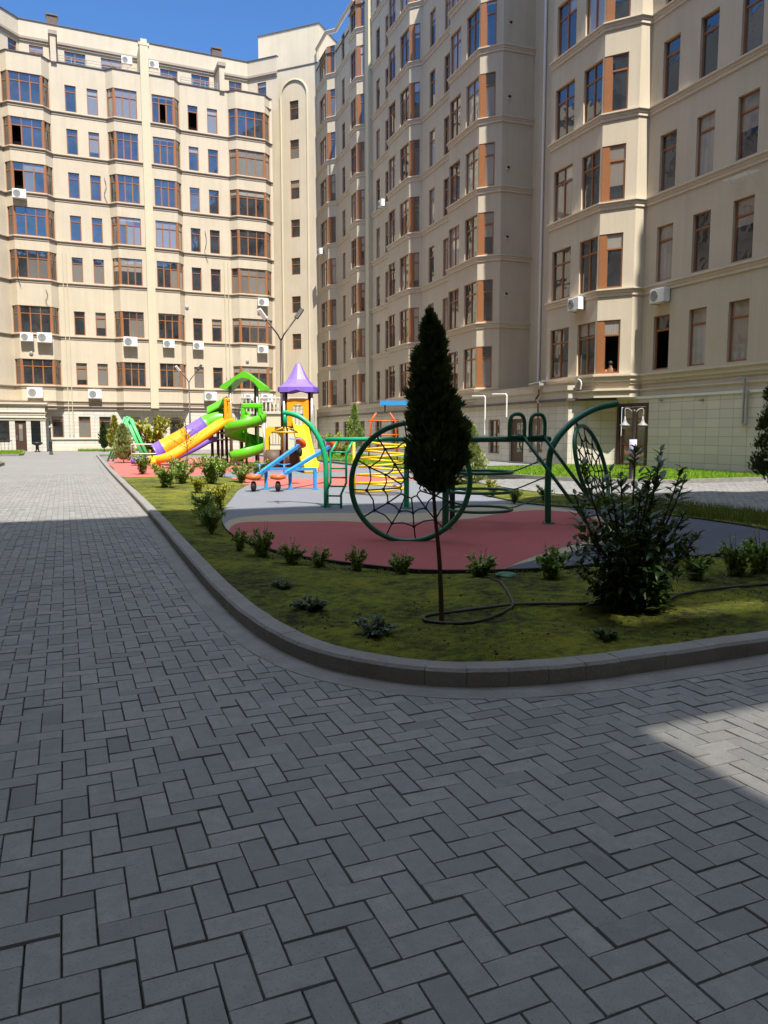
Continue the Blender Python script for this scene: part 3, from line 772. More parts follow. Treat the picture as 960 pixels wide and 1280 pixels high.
gmb = MB(); wall_with_holes(gmb, gs3, 0, 3.02, []); gmb.build('ground_floor_corner', 'stone_d', B3.t)
mb = MB(); mb.sweep([(-.02, 0), (.05, 0), (.05, .10), (-.02, .10)], [(20.9, 28.2, 2.92), (22.35, 26.72, 2.92), (22.5, 14, 2.92), (22.5, -4, 2.92)], miter=True); mb.build('wall_ledge', 'white_pl', B3.t)
# glazed wooden double door
axd = ((gs4.d.x, gs4.d.y, 0), (gs4.n.x, gs4.n.y, 0), (0, 0, 1)); fr, gl = MB(), MB()
uw = dh[1]-dh[0]
for ua, ub, za, zb in ((0, .16, 0, 2.73), (uw-.16, uw, 0, 2.73), (.16, uw-.16, 2.58, 2.73)):
    fr.box(gs4.p(dh[0]+(ua+ub)/2, .02+(za+zb)/2, -.04), (ub-ua, .12, zb-za), axd)
dfr = fr.build('door_frame', 'wood_dark', B3.t)
fr = MB()
for ua, ub, za, zb in ((.18, .28, .02, 2.56), (.88, .98, .02, 2.56), (1.0, 1.10, .02, 2.56), (1.66, 1.74, .02, 2.56), (.28, .88, .02, .16), (.28, .88, .95, 1.05), (.28, .88, 2.45, 2.56), (1.1, 1.66, .02, .16), (1.1, 1.66, .95, 1.05), (1.1, 1.66, 2.45, 2.56), (.28, .88, 2.02, 2.1), (1.1, 1.66, 2.02, 2.1)):
    fr.box(gs4.p(dh[0]+(ua+ub)/2, .02+(za+zb)/2, -.14), (ub-ua, .06, zb-za), axd)
dr = fr.build('door', 'wood', B3.t)
gl.quad(gs4.p(dh[0]+.2, .05, -.15), gs4.p(dh[1]-.2, .05, -.15), gs4.p(dh[1]-.2, 2.6, -.15), gs4.p(dh[0]+.2, 2.6, -.15)); gl.build('door_pane', 'glass', dr)
mb = MB(); mb.tube([(22.3, 20.2, 3.46), (22.3, 19.93, 3.44), (22.3, 19.93, 1.85), (22.3, 19.88, 1.78), (22.3, 19.80, 1.78), (22.3, 19.77, 1.85), (22.3, 19.77, 3.0)], .04, 8); mb.build('drain_pipe', 'grey_metal', B3.t)
for y, z in ((21.9, 2.72), (24.0, 2.8)):
    mb = MB(); mb.box((22.30, y, z), (.22, .08, .07)); mb.box((22.40, y, z+.04), (.08, .05, .05)); mb.build('camera_bracket', 'grey_metal', B3.t)
# white flue pipes above the ground-floor cornice
mb = MB(); mb.tube([(21.0, 29.4, 3.5), (21.0, 27.9, 3.5)], .035, 6); mb.tube([(21.0, 28.9, 3.56), (21.0, 28.0, 3.56)], .03, 6); mb.tube(catmull([(21.0, 27.5, 3.4), (21.0, 27.45, 3.7), (21.0, 27.65, 3.85), (21.0, 27.8, 3.72), (21.0, 27.9, 3.5)], 4), .03, 6); mb.build('flue_pipe', 'white', B3.t)

# ================================================================== BUILDINGS OUT OF THE PICTURE (they shade the yard and show in the windows)
def plain_block(name, label, loc, pts, z1, back, through=()):
    B = Building(name, label, loc); sgs = [Seg(pts[i], pts[i+1]) for i in range(len(pts)-1)]; fr, gl = MB(), MB()
    for sg in sgs:
        hh = []
        if sg.L > 1.2:
            n = max(1, int(sg.L/2.4))
            for f in range(int((z1-5)/3.5)):
                for i in range(n):
                    u = sg.L*(i+.5)/n; a = 4.0+3.5*f
                    c = sg.p(u, a+1.1)
                    if any(x0-.7 < c[0] < x1+.7 and z0_-1.4 < c[2] < z1_+1.4 and abs(c[1]-y_) < .05 for x0, x1, z0_, z1_, y_ in through): continue
                    hh.append((u-.5, u+.5, a, a+2.2))
                    gl.quad(sg.p(u-.5, a, -.12), sg.p(u+.5, a, -.12), sg.p(u+.5, a+2.2, -.12), sg.p(u-.5, a+2.2, -.12))
                    fr.box(sg.p(u, a+1.1, -.1), (.06, .05, 2.2), ((sg.d.x, sg.d.y, 0), (sg.n.x, sg.n.y, 0), (0, 0, 1)))
        tk = lambda sg_: [tuple(sorted(((x0-sg_.a.x)/sg_.d.x, (x1-sg_.a.x)/sg_.d.x)))+(z0_, z1_) for x0, x1, z0_, z1_, y_ in through if abs(sg_.a.y-y_) < .05 and abs(sg_.b.y-y_) < .05]
        wall_with_holes(B.wall, sg, 0, z1, hh+tk(sg))
    B.wall.poly(pts+back, z1-.02); bk = pts[-1:]+back+pts[:1]
    for i in range(len(bk)-1): sb = Seg(bk[i], bk[i+1]); wall_with_holes(B.wall, sb, 0, z1, tk(sb))
    pn = MB()
    for x0, x1, z0_, z1_, y_ in through: pn.quad((x0, y_-.02, z0_), (x1, y_-.02, z0_), (x1, y_-.02, z1_), (x0, y_-.02, z1_))  # panes of the added, unseen sun slots
    if pn.v: pn.build('sun_patch_pane', 'sun_slot_glass', B.t)
    B.wall.build('wall', 'stucco', B.t)
    wo = gl.build('window', 'glass', B.t); fr.build('frame', 'wood', wo)
    mc = MB()
    for f in range(int((z1-5)/3.5)+1): B.course(mc, pts, 3.9+3.5*f, COURSE)
    mc.build('string_course', 'trim', B.t)
    mc = MB(); B.course(mc, pts, z1, COPE); mc.build('coping', 'coping', B.t)
yb = -3.6
plain_block('rear_apartment_building', 'beige apartment block behind the photographer whose shadow lies over the near paving', (0, -9, 0),
            [(22.5, 1.6), (17.4, yb), (14.6, yb), (14.0, yb+.55), (11.5, yb+.55), (10.9, yb), (7.0, yb), (6.4, yb+.4), (1.2, yb+.4), (.6, yb), (-3, yb), (-3.6, yb+.6), (-6, yb+.6), (-7, yb)], 30.6, [(-7, -7.8), (22.5, -7.8)], [(2.22, 4.0, 8.75, 10.95, -3.2), (1.88, 3.65, 16.65, 19.0, -7.8), (3.25, 4.75, 12.9, 13.8, -3.2), (2.92, 4.42, 20.85, 21.8, -7.8)])  # last list: see-through slots added to throw the near sun patches
wpts = [(-7.2, -3.6)]
for i in range(4):
    y = 4+i*15
    wpts += [(-7.2, y), (-6.5, y+.8), (-6.5, y+4.6), (-7.2, y+5.4)]
wpts += [(-7.2, 62.9)]
plain_block('west_apartment_building', 'beige bay-windowed apartment block across the road, mirrored in the right-hand windows', (-12, 30, 0), wpts, 35.5, [(-19, 62.9), (-19, -3.6)])
# ================================================================== GROUND
mb = MB(); mb.poly([(-300, -300), (300, -300), (300, 300), (-300, 300)], -.05); struct(mb.build('ground', 'joint'))
ARC = [(1.82, 51.2), (1.52, 32), (1.36, 16), (1.24, 9.5), (1.20, 7.4), (1.20, 6.3), (1.23, 5.6), (1.29, 5.05), (1.40, 4.60), (1.58, 4.25), (1.82, 3.97), (2.12, 3.77), (2.45, 3.66), (2.85, 3.60), (3.4, 3.58), (6, 3.56), (9.9, 3.54), (10.7, 3.75), (11.2, 4.3), (11.4, 5.2), (11.4, 9.5), (11.25, 11.4), (10.75, 13.2), (10.4, 15.2), (10.7, 18), (11.4, 21.5), (11.9, 26), (12.2, 40), (11.6, 47), (10.5, 50.5), (8, 51.8), (3, 51.9), (2.1, 51.7), (1.82, 51.2)]
kerb_path = catmull([(x, y, 0) for x, y in ARC], 8)
isl = np.array([(p.x, p.y) for p in kerb_path])
def inside(P, poly):
    P = np.atleast_2d(P); x, y = P[:, 0], P[:, 1]; r = np.zeros(len(P), bool); n = len(poly); j = n-1
    for i in range(n):
        xi, yi, xj, yj = *poly[i], *poly[j]
        c = ((yi > y) != (yj > y)); xx = (xj-xi)*(y-yi)/((yj-yi) if yj != yi else 1e-9)+xi
        r ^= c & (x < xx); j = i
    return r
def dist_poly(P, poly):
    P = np.atleast_2d(P); d = np.full(len(P), 1e9)
    for i in range(len(poly)):
        a, b = np.array(poly[i]), np.array(poly[(i+1) % len(poly)]); ab = b-a; L = (ab@ab) or 1e-9
        t = np.clip(((P-a)@ab)/L, 0, 1); q = a+t[:, None]*ab; d = np.minimum(d, np.hypot(*(P-q).T))
    return d
def resample(path, step):
    out = [path[0]]; acc = 0
    for a, b in zip(path[:-1], path[1:]):
        L = (b-a).length; t = step-acc
        while t < L: out.append(a+(b-a)*(t/L)); t += step
        acc = (acc+L) % step
    return out
# kerb stones, each slightly apart
kp = resample(kerb_path, .05)
mb = MB(); i = 0
while i < len(kp)-3:
    y = kp[i].y; x = kp[i].x
    ln = 5 if (y < 6.4 and x < 2.9) else (7 if y < 5 else 10)
    j = min(i+ln, len(kp)-1); q = kp[i:j+1]
    t0 = (q[1]-q[0]).normalized()*.0018; t1 = (q[-1]-q[-2]).normalized()*.0018
    q = [q[0]+t0]+q[1:-1:2]+[q[-1]-t1]
    dz = random.uniform(-.0018, .0018); do = random.uniform(-.002, .002)
    # travelling south then east: the island lies on the left, the road on the right
    mb.sweep([(do-.15, -.06), (do, -.06), (do, .100+dz), (do-.018, .118+dz), (do-.15, .118+dz)], q); i = j
struct(mb.build('kerb', 'kerb'))
mb = MB()
for a0, b0 in ((0, len(kp)),):
    q = kp[0:len(kp):3]
    mb.sweep([(-.02, -.03), (.19, -.03), (.175, .004), (-.02, .010)], q, cap=False)
struct(mb.build('gutter', 'gutter'))

# herringbone pavers as single bevelled stones
def pavers(name, x0, x1, y0, y1, keep):
    ox, oy, a = .03, 1.93, .1
    C = []
    n0 = int((min(x0-ox, y0-oy)-40)/a)
    # lattice: n*(1,1)+m*(4,0)
    ns = np.arange(int((y0-oy)/a)-4, int((y1-oy)/a)+4)
    for n in ns:
        m0, m1 = int(((x0-ox)/a-n)/4)-1, int(((x1-ox)/a-n)/4)+2
        for m in range(m0, m1):
            bx, by = n+4*m, n
            C.append((bx+.5, by+1.0, 0)); C.append((bx-1.0, by+1.5, 1))
    C = np.array(C); C[:, 0] = C[:, 0]*a+ox; C[:, 1] = C[:, 1]*a+oy
    m = (C[:, 0] > x0) & (C[:, 0] < x1) & (C[:, 1] > y0) & (C[:, 1] < y1); C = C[m]; C = C[keep(C[:, :2])]
    k = len(C); hx = np.where(C[:, 2] == 1, .1, .05); hy = np.where(C[:, 2] == 1, .05, .1)
    g, bv = .0012, .0028
    z = rng.normal(0, .0014, k)-np.where(rng.uniform(0, 1, k) < .02, .004, 0); tx = rng.normal(0, .010, k); ty = rng.normal(0, .010, k)
    sgn = np.array([(-1, -1), (1, -1), (1, 1), (-1, 1)])
    V = np.zeros((k, 8, 3))
    jx = rng.normal(0, .0006, k); jy = rng.normal(0, .0006, k)
    for c in range(4):
        for lvl, ins, dz in ((0, g, -.012), (4, g+bv, 0)):
            lx, ly = sgn[c, 0]*(hx-ins), sgn[c, 1]*(hy-ins)
            V[:, lvl+c, 0] = C[:, 0]+lx+jx; V[:, lvl+c, 1] = C[:, 1]+ly+jy; V[:, lvl+c, 2] = z+dz+lx*tx+ly*ty
    base = (np.arange(k)*8)[:, None]
    F = [base+np.array([4, 5, 6, 7])]
    for c in range(4):
        d = (c+1) % 4; F.append(base+np.array([c, d, 4+d, 4+c]))
    F = np.concatenate(F)
    me = bpy.data.meshes.new(name); me.vertices.add(k*8); me.vertices.foreach_set('co', V.reshape(-1))
    me.loops.add(len(F)*4); me.loops.foreach_set('vertex_index', F.reshape(-1))
    me.polygons.add(len(F)); me.polygons.foreach_set('loop_start', np.arange(len(F))*4)
    me.polygons.foreach_set('use_smooth', [False]*len(F)); me.update(calc_edges=True); me.validate(); me.materials.append(M['paver'])
    return struct(place(me, name))
outer = isl
def keep_road(P): return ~inside(P, outer) & (dist_poly(P, outer) > .085)
pavers('road_paving', -6.3, 1.6, .9, 30, keep_road)
pavers('front_paving', 1.6, 11.2, .7, 7.2, keep_road)
lawn_r = [(13.6, 24.5), (13.9, 21.0), (14.6, 19.0), (15.6, 17.8), (16.6, 17.25), (18, 17.15), (22.45, 17.05), (22.45, 26.4), (20.9, 27.9), (17, 27.5), (14.5, 26.5)]
pavers('side_paving', 10.3, 22.4, 1.2, 21, lambda P: keep_road(P) & ~inside(P, lawn_r))
mb = MB(); mb.poly([(-6.5, 30), (1.65, 30), (1.9, 51.5), (4, 52.2), (12.5, 52.2), (12.5, 40), (11.3, 25), (10.5, 21), (22.4, 21), (22.6, 69), (-8, 69)], -.012); struct(mb.build('far_paving', 'paver_far'))
mb = MB(); mb.poly([(-7, -3.5), (22.5, -3.5), (22.5, 30), (-7, 30)], -.0115); struct(mb.build('paving_bed', 'joint_mossy'))

# ------------------------------------------------------------------ island: mossy bed, rubber surfaces
play = [(3.4, 16.8), (2.75, 14.4), (2.38, 12.6), (2.22, 11.3), (2.20, 10.4), (2.30, 9.3), (2.52, 8.5), (2.85, 7.9), (3.27, 7.3), (3.58, 7.05), (4.18, 6.82), (4.92, 6.71), (6.75, 6.70), (8.14, 6.79), (9.2, 7.2), (9.75, 8.2), (9.9, 9.2), (9.85, 10.2), (9.4, 11.6), (8.85, 12.9), (8.85, 14.0), (9.25, 16.5), (9.85, 19), (10.8, 22), (11.5, 24.5), (11.9, 33), (11.6, 43), (10, 49.5), (3.5, 50.5), (2.05, 49.5), (1.85, 34), (1.72, 26.7), (3.0, 26.3), (4.9, 25), (5.2, 22.6), (4.55, 20.6), (4.0, 19)]
def smooth_poly(p, sub=5):
    q = [(*a, 0) for a in p]; n = len(q); ext = [q[-1]]+q+[q[0], q[1]]
    c = catmull(ext, sub); return [(v.x, v.y) for v in c[sub:-sub-1]] if False else [(v.x, v.y) for v in c[sub:sub*(n+1)]]
play_s = smooth_poly(play)
def sheet(name, poly, z, mat): mb = MB(); mb.poly(poly, z); return struct(mb.build(name, mat))
sheet('rubber_paving', play_s, .030, 'r_grey')
beige = smooth_poly([(2.24, 11.6), (2.3, 9.6), (2.6, 8.45), (3.3, 7.35), (4.2, 6.9), (5.2, 7.3), (6.6, 7.75), (7.9, 9.0), (8.75, 10.6), (8.8, 12.3), (8.2, 13.3), (7.0, 12.9), (5.8, 12.4), (4.6, 13.0), (3.3, 13.2), (2.6, 12.8)])
red = smooth_poly([(2.235, 11.3), (2.215, 10.4), (2.32, 9.35), (2.56, 8.52), (2.88, 7.95), (3.3, 7.36), (3.65, 7.1), (4.2, 6.88), (4.9, 7.35), (5.7, 7.85), (6.5, 8.3), (7.5, 9.2), (8.2, 10.2), (8.6, 11.3), (8.2, 12.0), (7.2, 11.7), (6.2, 11.2), (4.9, 11.2), (4.1, 11.8), (3.2, 12.1), (2.6, 12.2)])
dark = smooth_poly([(4.3, 6.86), (4.95, 6.78), (6.75, 6.76), (8.1, 6.85), (9.1, 7.25), (9.68, 8.25), (9.82, 9.2), (9.75, 10.2), (9.3, 11.5), (8.95, 12.0), (8.5, 10.2), (7.6, 8.9), (6.5, 8.0), (5.2, 7.35)])
sheet('beige_rubber_band', beige, .034, 'r_beige'); sheet('red_rubber_zone', red, .038, 'r_red'); sheet('dark_rubber_zone', dark, .042, 'r_dark')
sheet('lit_red_rubber_zone', smooth_poly([(1.75, 27.0), (3.2, 26.6), (5.0, 27.2), (6.2, 30), (6.4, 36), (4.3, 40), (2.0, 40), (1.85, 34)]), .034, 'r_far')
sheet('lit_red_rubber_path', smooth_poly([(4.35, 22.8), (4.9, 21.0), (6.0, 19.4), (7.2, 19.6), (8.1, 20.3), (10.3, 21.4), (10.6, 22.6), (9.4, 24.3), (8.2, 23.9), (7.1, 23.2), (6, 24.6), (5.4, 25.2)]), .034, 'r_far')
sheet('lit_red_rubber_far_zone', smooth_poly([(6.6, 29.5), (9.5, 27.5), (11, 30), (11, 40), (7, 46), (2.5, 46), (2.4, 41.5), (6.5, 37)]), .038, 'r_far')
mb = MB(); mb.sweep([(-.02, .0), (.02, .0), (.02, .055), (-.02, .055)], [(x, y, 0) for x, y in play_s[20:110]], cap=True); struct(mb.build('rubber_edging', 'joint'))

from mathutils import noise as mnoise
def ground_z(x, y, d):
    """bed height: high at the kerb, falling to the rubber surface"""
    base = .085*min(1.0, d/.9) + .015
    n = mnoise.noise((x*1.3, y*1.3, 0))*.022 + mnoise.noise((x*5, y*5, 3))*.016 + mnoise.noise((x*14, y*14, 9))*.011
    return base + n*min(1, d/.15+.2)
def bed(name, x0, x1, y0, y1, st):
    nx, ny = int((x1-x0)/st)+1, int((y1-y0)/st)+1
    gx, gy = np.meshgrid(np.linspace(x0, x1, nx), np.linspace(y0, y1, ny)); P = np.stack([gx.ravel(), gy.ravel()], 1)
    ins = inside(P, isl) & (dist_poly(P, isl) > .03) | (inside(P, isl)); inp = inside(P, play_s); dp = dist_poly(P, play_s); dk = dist_poly(P, isl)
    ok = (ins | (dk < st*.9)) & ~(inp & (dp > st*1.5))
    ins2 = ins & (dk > .05)
    idx = -np.ones(len(P), int); vs = []; fs = []
    for i in np.nonzero(ok)[0]:
        x, y = P[i]; idx[i] = len(vs)
        vs.append((x, y, -.03 if inp[i] else (.02 if not ins2[i] else ground_z(x, y, dp[i]))))
    for r in range(ny-1):
        for c in range(nx-1):
            q = (r*nx+c, r*nx+c+1, (r+1)*nx+c+1, (r+1)*nx+c)
            if all(idx[k] >= 0 and ins[k] for k in q): fs.append(tuple(idx[k] for k in q))
    mb = MB(); mb.v, mb.f = vs, fs; return struct(mb.build(name, 'moss', smooth=True))
bed('garden_bed', 1.15, 11.5, 3.5, 14.0, .032)
bed('garden_bed_far', 1.2, 12.3, 14.0, 52.0, .2)
def zg(x, y):
    return ground_z(x, y, float(dist_poly(np.array([[x, y]]), play_s)[0]))

# lawns
def lawn(name, poly, z, n, h=.09, mat='grass', wdt=.012, seed=1):
    r = np.random.default_rng(seed); poly = np.array(poly); lo, hi = poly.min(0), poly.max(0)
    P = r.uniform(lo, hi, (int(n*1.8), 2)); P = P[inside(P, poly)][:n]; mb = MB()
    for x, y in P:
        a = r.uniform(0, 6.28); hh = h*r.uniform(.5, 1.3); l = r.uniform(.0, .6)*hh; b = r.uniform(0, 6.28)
        dx, dy = math.cos(a)*wdt, math.sin(a)*wdt; tx, ty = math.cos(b)*l, math.sin(b)*l
        mb.add([(x-dx, y-dy, z), (x+dx, y+dy, z), (x+tx, y+ty, z+hh)], [(0, 1, 2)])
    return struct(mb.build(name, mat), 'stuff')
sheet('lawn_soil', lawn_r, .035, 'moss'); tag(lawn('lawn_grass', lawn_r, .03, 26000, .11, wdt=.020), 'bright green lawn strip at the foot of the tiled wall', 'grass')
mb = MB(); lp = catmull([(p[0], p[1], 0) for p in lawn_r[:7]], 5); mb.sweep([(-.1, 0), (0, 0), (0, .12), (-.1, .12)], lp); struct(mb.build('lawn_kerb', 'kerb'))
lawn_f = [(12.9, 34), (13.2, 29), (16, 31), (17.5, 36), (18, 46), (15.5, 48), (13.2, 44)]
sheet('far_lawn_soil', lawn_f, .03, 'moss'); tag(lawn('far_lawn_grass', lawn_f, .02, 9000, .16, wdt=.03, seed=2), 'distant green lawn behind the yellow ring climber', 'grass')
lawn_l = [(-8.5, 56.5), (-2.8, 54.8), (-2.6, 56.5), (-2.9, 65.4), (-8.5, 65.4)]
sheet('annex_lawn_soil', lawn_l, .04, 'moss'); tag(lawn('annex_lawn_grass', lawn_l, .03, 9000, .16, wdt=.03, seed=3), 'lawn patch in front of the entrance annex on the far left', 'grass')
lawn_k = [(-8, 36), (-2.75, 36.8), (-2.65, 39.5), (-3.0, 41), (-8, 41.5)]
sheet('roadside_lawn_soil', lawn_k, .05, 'moss'); tag(lawn('roadside_lawn_grass', lawn_k, .04, 4000, .14, wdt=.03, seed=4), 'roadside lawn corner at the left edge of the road', 'grass')
for nm, lw in (('annex_lawn_kerb', lawn_l[:4]), ('roadside_kerb', lawn_k[:4])):
    mb = MB(); mb.sweep([(-.1, 0), (.02, 0), (.02, .13), (-.1, .13)], [(p[0], p[1], 0) for p in lw]); struct(mb.build(nm, 'kerb'))
lawn_b = [(1.0, 66.8), (6.6, 66.6), (6.6, 68.9), (1.0, 68.9)]
sheet('front_lawn_soil', lawn_b, .03, 'moss'); tag(lawn('front_lawn_grass', lawn_b, .02, 2500, .16, wdt=.03, seed=5), 'narrow lawn at the foot of the far facade', 'grass')
edge_g = [(9.3, 12.6), (9.95, 10.4), (10.05, 8.9), (9.9, 7.6), (11.3, 7.4), (11.4, 9.4), (11.5, 12.2), (11.3, 14)]
tag(lawn('rough_grass', edge_g, .05, 9000, .14, 'grass_dry', .008, 6), 'unmown grass edging between the dark rubber and the side path', 'grass')
mossy = [(1.4, 8.2), (1.45, 5.2), (1.75, 4.4), (2.6, 3.8), (9.5, 3.75), (10.6, 5), (9.4, 6.9), (7, 6.5), (4.2, 6.6), (2.8, 7.6), (2.2, 9)]
r_ = np.random.default_rng(21); mb = MB(); pm = np.array(mossy); PP = r_.uniform(pm.min(0), pm.max(0), (26000, 2)); PP = PP[inside(PP, mossy)]
for x, y in PP:
    if mnoise.noise((x*2.3, y*3.1, 5))+.35*mnoise.noise((x*9, y*9, 2)) < .10: continue
    z = zg(x, y) if False else ground_z(x, y, 1.0 if y < 5.6 else .5)-.012
    for k in range(2):
        a = r_.uniform(0, 6.28); hh = r_.uniform(.008, .024); l = r_.uniform(0, .012); b = r_.uniform(0, 6.28); ww = .0035
        xx, yy = x+r_.uniform(-.012, .012), y+r_.uniform(-.012, .012)
        mb.add([(xx-math.cos(a)*ww, yy-math.sin(a)*ww, z), (xx+math.cos(a)*ww, yy+math.sin(a)*ww, z), (xx+math.cos(b)*l, yy+math.sin(b)*l, z+.012+hh)], [(0, 1, 2)])
tag(struct(mb.build('moss_tufts', 'grass_dry'), 'stuff'), 'short moss and seedlings over the near garden bed', 'moss')

# ================================================================== PLANTS
def leaf(mb, p, d, up, L, Wd, fold=.25, droop=.15):
    """a pointed leaf of four faces from p along d"""
    d = Vector(d).normalized(); s = d.cross(Vector(up)); s = s.normalized() if s.length > 1e-4 else d.orthogonal().normalized(); n = s.cross(d)
    p = Vector(p); a = p+d*L*.30; b = p+d*L*.68-n*L*droop*.4; c = p+d*L-n*L*droop
    mb.add([p, a+s*Wd*.5+n*Wd*fold*.6, a, a-s*Wd*.5+n*Wd*fold*.6, b+s*Wd*.42+n*Wd*fold*.5, b, b-s*Wd*.42+n*Wd*fold*.5, c],
           [(0, 2, 1), (0, 3, 2), (1, 2, 5, 4), (2, 3, 6, 5), (4, 5, 7), (5, 6, 7)])
def rdir(r, up=0):
    v = Vector((r.normal(), r.normal(), r.normal()+up)); return v.normalized()

def cone_tree(name, label, x, y, z0, h_trunk, top, rad, n, seed, mat, cat='tree', sprig=.055, group=None, lean=0.0, trunk_r=.022, shape=None):
    r = np.random.default_rng(seed); t = thing(name, label, cat, (x, y, z0), 0, group); mb = MB()
    mb.tube(catmull([(0, 0, -.05), (.012+lean*.3, .01, h_trunk*.5), (lean*.7, 0, h_trunk), (lean, 0, top*.8)], 4), [trunk_r*1.25*(1-.6*i/12) for i in range(13)], 8)
    for i in range(26):
        zz = h_trunk*.95+(top-h_trunk)*r.uniform(0, .75); a = r.uniform(0, 6.28); L = rad*.7*(1-(zz-h_trunk)/(top-h_trunk))
        mb.tube([(lean*.8, 0, zz), (math.cos(a)*L*.5+lean*.8, math.sin(a)*L*.5, zz+L*.5), (math.cos(a)*L+lean*.8, math.sin(a)*L, zz+L*1.2)], [.008, .005, .002], 4)
    mb.build('trunk', 'bark', t, True, True)
    mb = MB(); Hc = top-h_trunk
    prof = shape or [(0, .30), (.06, .62), (.16, .90), (.28, 1.0), (.42, .93), (.56, .75), (.70, .58), (.80, .43), (.90, .26), (.96, .14), (1.0, .03)]
    fx = [p[0] for p in prof]; fy = [p[1] for p in prof]
    # vertical plumes: clumps of sprays that make the surface uneven
    plumes = [(r.uniform(0, 6.28), r.uniform(0, .97)**1.15, r.uniform(.10, .22)) for _ in range(70)]
    for i in range(n):
        if r.uniform() < .72:
            a, u0, ln = plumes[r.integers(len(plumes))]; u = u0+r.uniform(0, ln)*.55; aa = a+r.normal(0, .22); q = r.uniform(.66, 1.16)
        else: u = r.uniform(0, 1); aa = r.uniform(0, 6.28); q = r.uniform(.25, .95)
        u = min(u, 1.02); rr = rad*np.interp(u, fx, fy)*q
        rr *= 1+.12*math.sin(aa*3+u*9)+.08*math.sin(aa*5-u*23)+.05*math.sin(u*41+aa)
        p = Vector((math.cos(aa)*rr+lean*(.4+.6*u), math.sin(aa)*rr, h_trunk+Hc*u))
        out = Vector((math.cos(aa), math.sin(aa), 0)); d = (out*r.uniform(.15, .8)+Vector((0, 0, r.uniform(.5, 1.3)))+rdir(r)*.35).normalized()
        s = d.cross(rdir(r)).normalized(); L = sprig*r.uniform(.5, 1.7); wd = L*r.uniform(.13, .26)
        # a forked flat spray
        a1 = p+d*L*.45; 
        mb.add([p, a1+s*wd, a1-s*wd, p+d*L+s*wd*.5, p+d*L*.95-s*wd*.9, p+d*L*.6], [(0, 1, 5), (0, 5, 2), (1, 3, 5), (2, 5, 4)])
    mb.build('crown', mat, t, False, True); return t
cone_tree('thuja_tree', 'slim dark conical thuja on a bare stem, standing in front of the round rope net', 2.53, 4.88, zg(2.53, 4.88)-.02, .98, 2.22, .182, 13000, 5, 'thuja', lean=-.11, sprig=.050, trunk_r=.017)
cone_tree('thuja_tree', 'dark conical thuja cut off by the right edge of the picture, beside the tiled wall', 11.55, 9.55, .05, .50, 2.72, .36, 9000, 9, 'thuja')
cone_tree('small_conifer', 'narrow dark green conifer close to the wall at the end of the road', 2.9, 64.5, 0, .25, 2.2, .28, 2000, 3, 'thuja', 'tree', .16)
cone_tree('variegated_conifer', 'pale variegated conical shrub in front of the green swing frame', 2.62, 39.0, .05, .12, 1.75, .42, 4500, 4, 'variegated', 'shrub', .13)
cone_tree('variegated_conifer', 'yellowish upright conical bush on the left of the green swing frame', 2.75, 47.5, .05, .5, 2.3, .32, 3000, 14, 'shrub_y', 'shrub', .13)
cone_tree('variegated_conifer', 'pale variegated conical shrub beyond the round net, beside the sunlit side path', 10.55, 18.6, .05, .05, 1.55, .42, 5000, 6, 'variegated', 'shrub', .09, shape=[(0, .9), (.1, 1.0), (.3, .85), (.55, .6), (.8, .33), (1, .04)])
cone_tree('pyramid_conifer', 'tall thin conifer by the doors of the shaded side building', 20.0, 53.0, .05, .2, 3.4, .5, 2500, 16, 'shrub', 'tree', .17)

def bush_mesh(r, h, rad, n, L, Wd, stems=9, upright=.8, shoot=0):
    lf, st = MB(), MB()
    for i in range(stems):
        a = r.uniform(0, 6.28); e = r.uniform(.2, 1)*rad; hh = h*r.uniform(.55, 1.0)
        tip = Vector((math.cos(a)*e, math.sin(a)*e, hh)); mid = Vector((math.cos(a)*e*.35, math.sin(a)*e*.35, hh*.55))
        path = catmull([(math.cos(a)*.03, math.sin(a)*.03, -.05), mid, tip], 5); k = len(path)
        st.tube(path, [.010*h*(1-.75*i_/k)+.002 for i_ in range(k)], 5)
        per = n//stems
        for j in range(per):
            u = r.uniform(.12, 1)**.75; q = path[min(k-1, int(u*(k-1)))]
            off = rdir(r, .2)*r.uniform(0, .30)*rad*(1.15-u*.75)
            leaf(lf, q+off, rdir(r, upright)+Vector((math.cos(a), math.sin(a), 0))*.4, (0, 0, 1), L*r.uniform(.6, 1.25), Wd*r.uniform(.7, 1.2))
    return lf, st
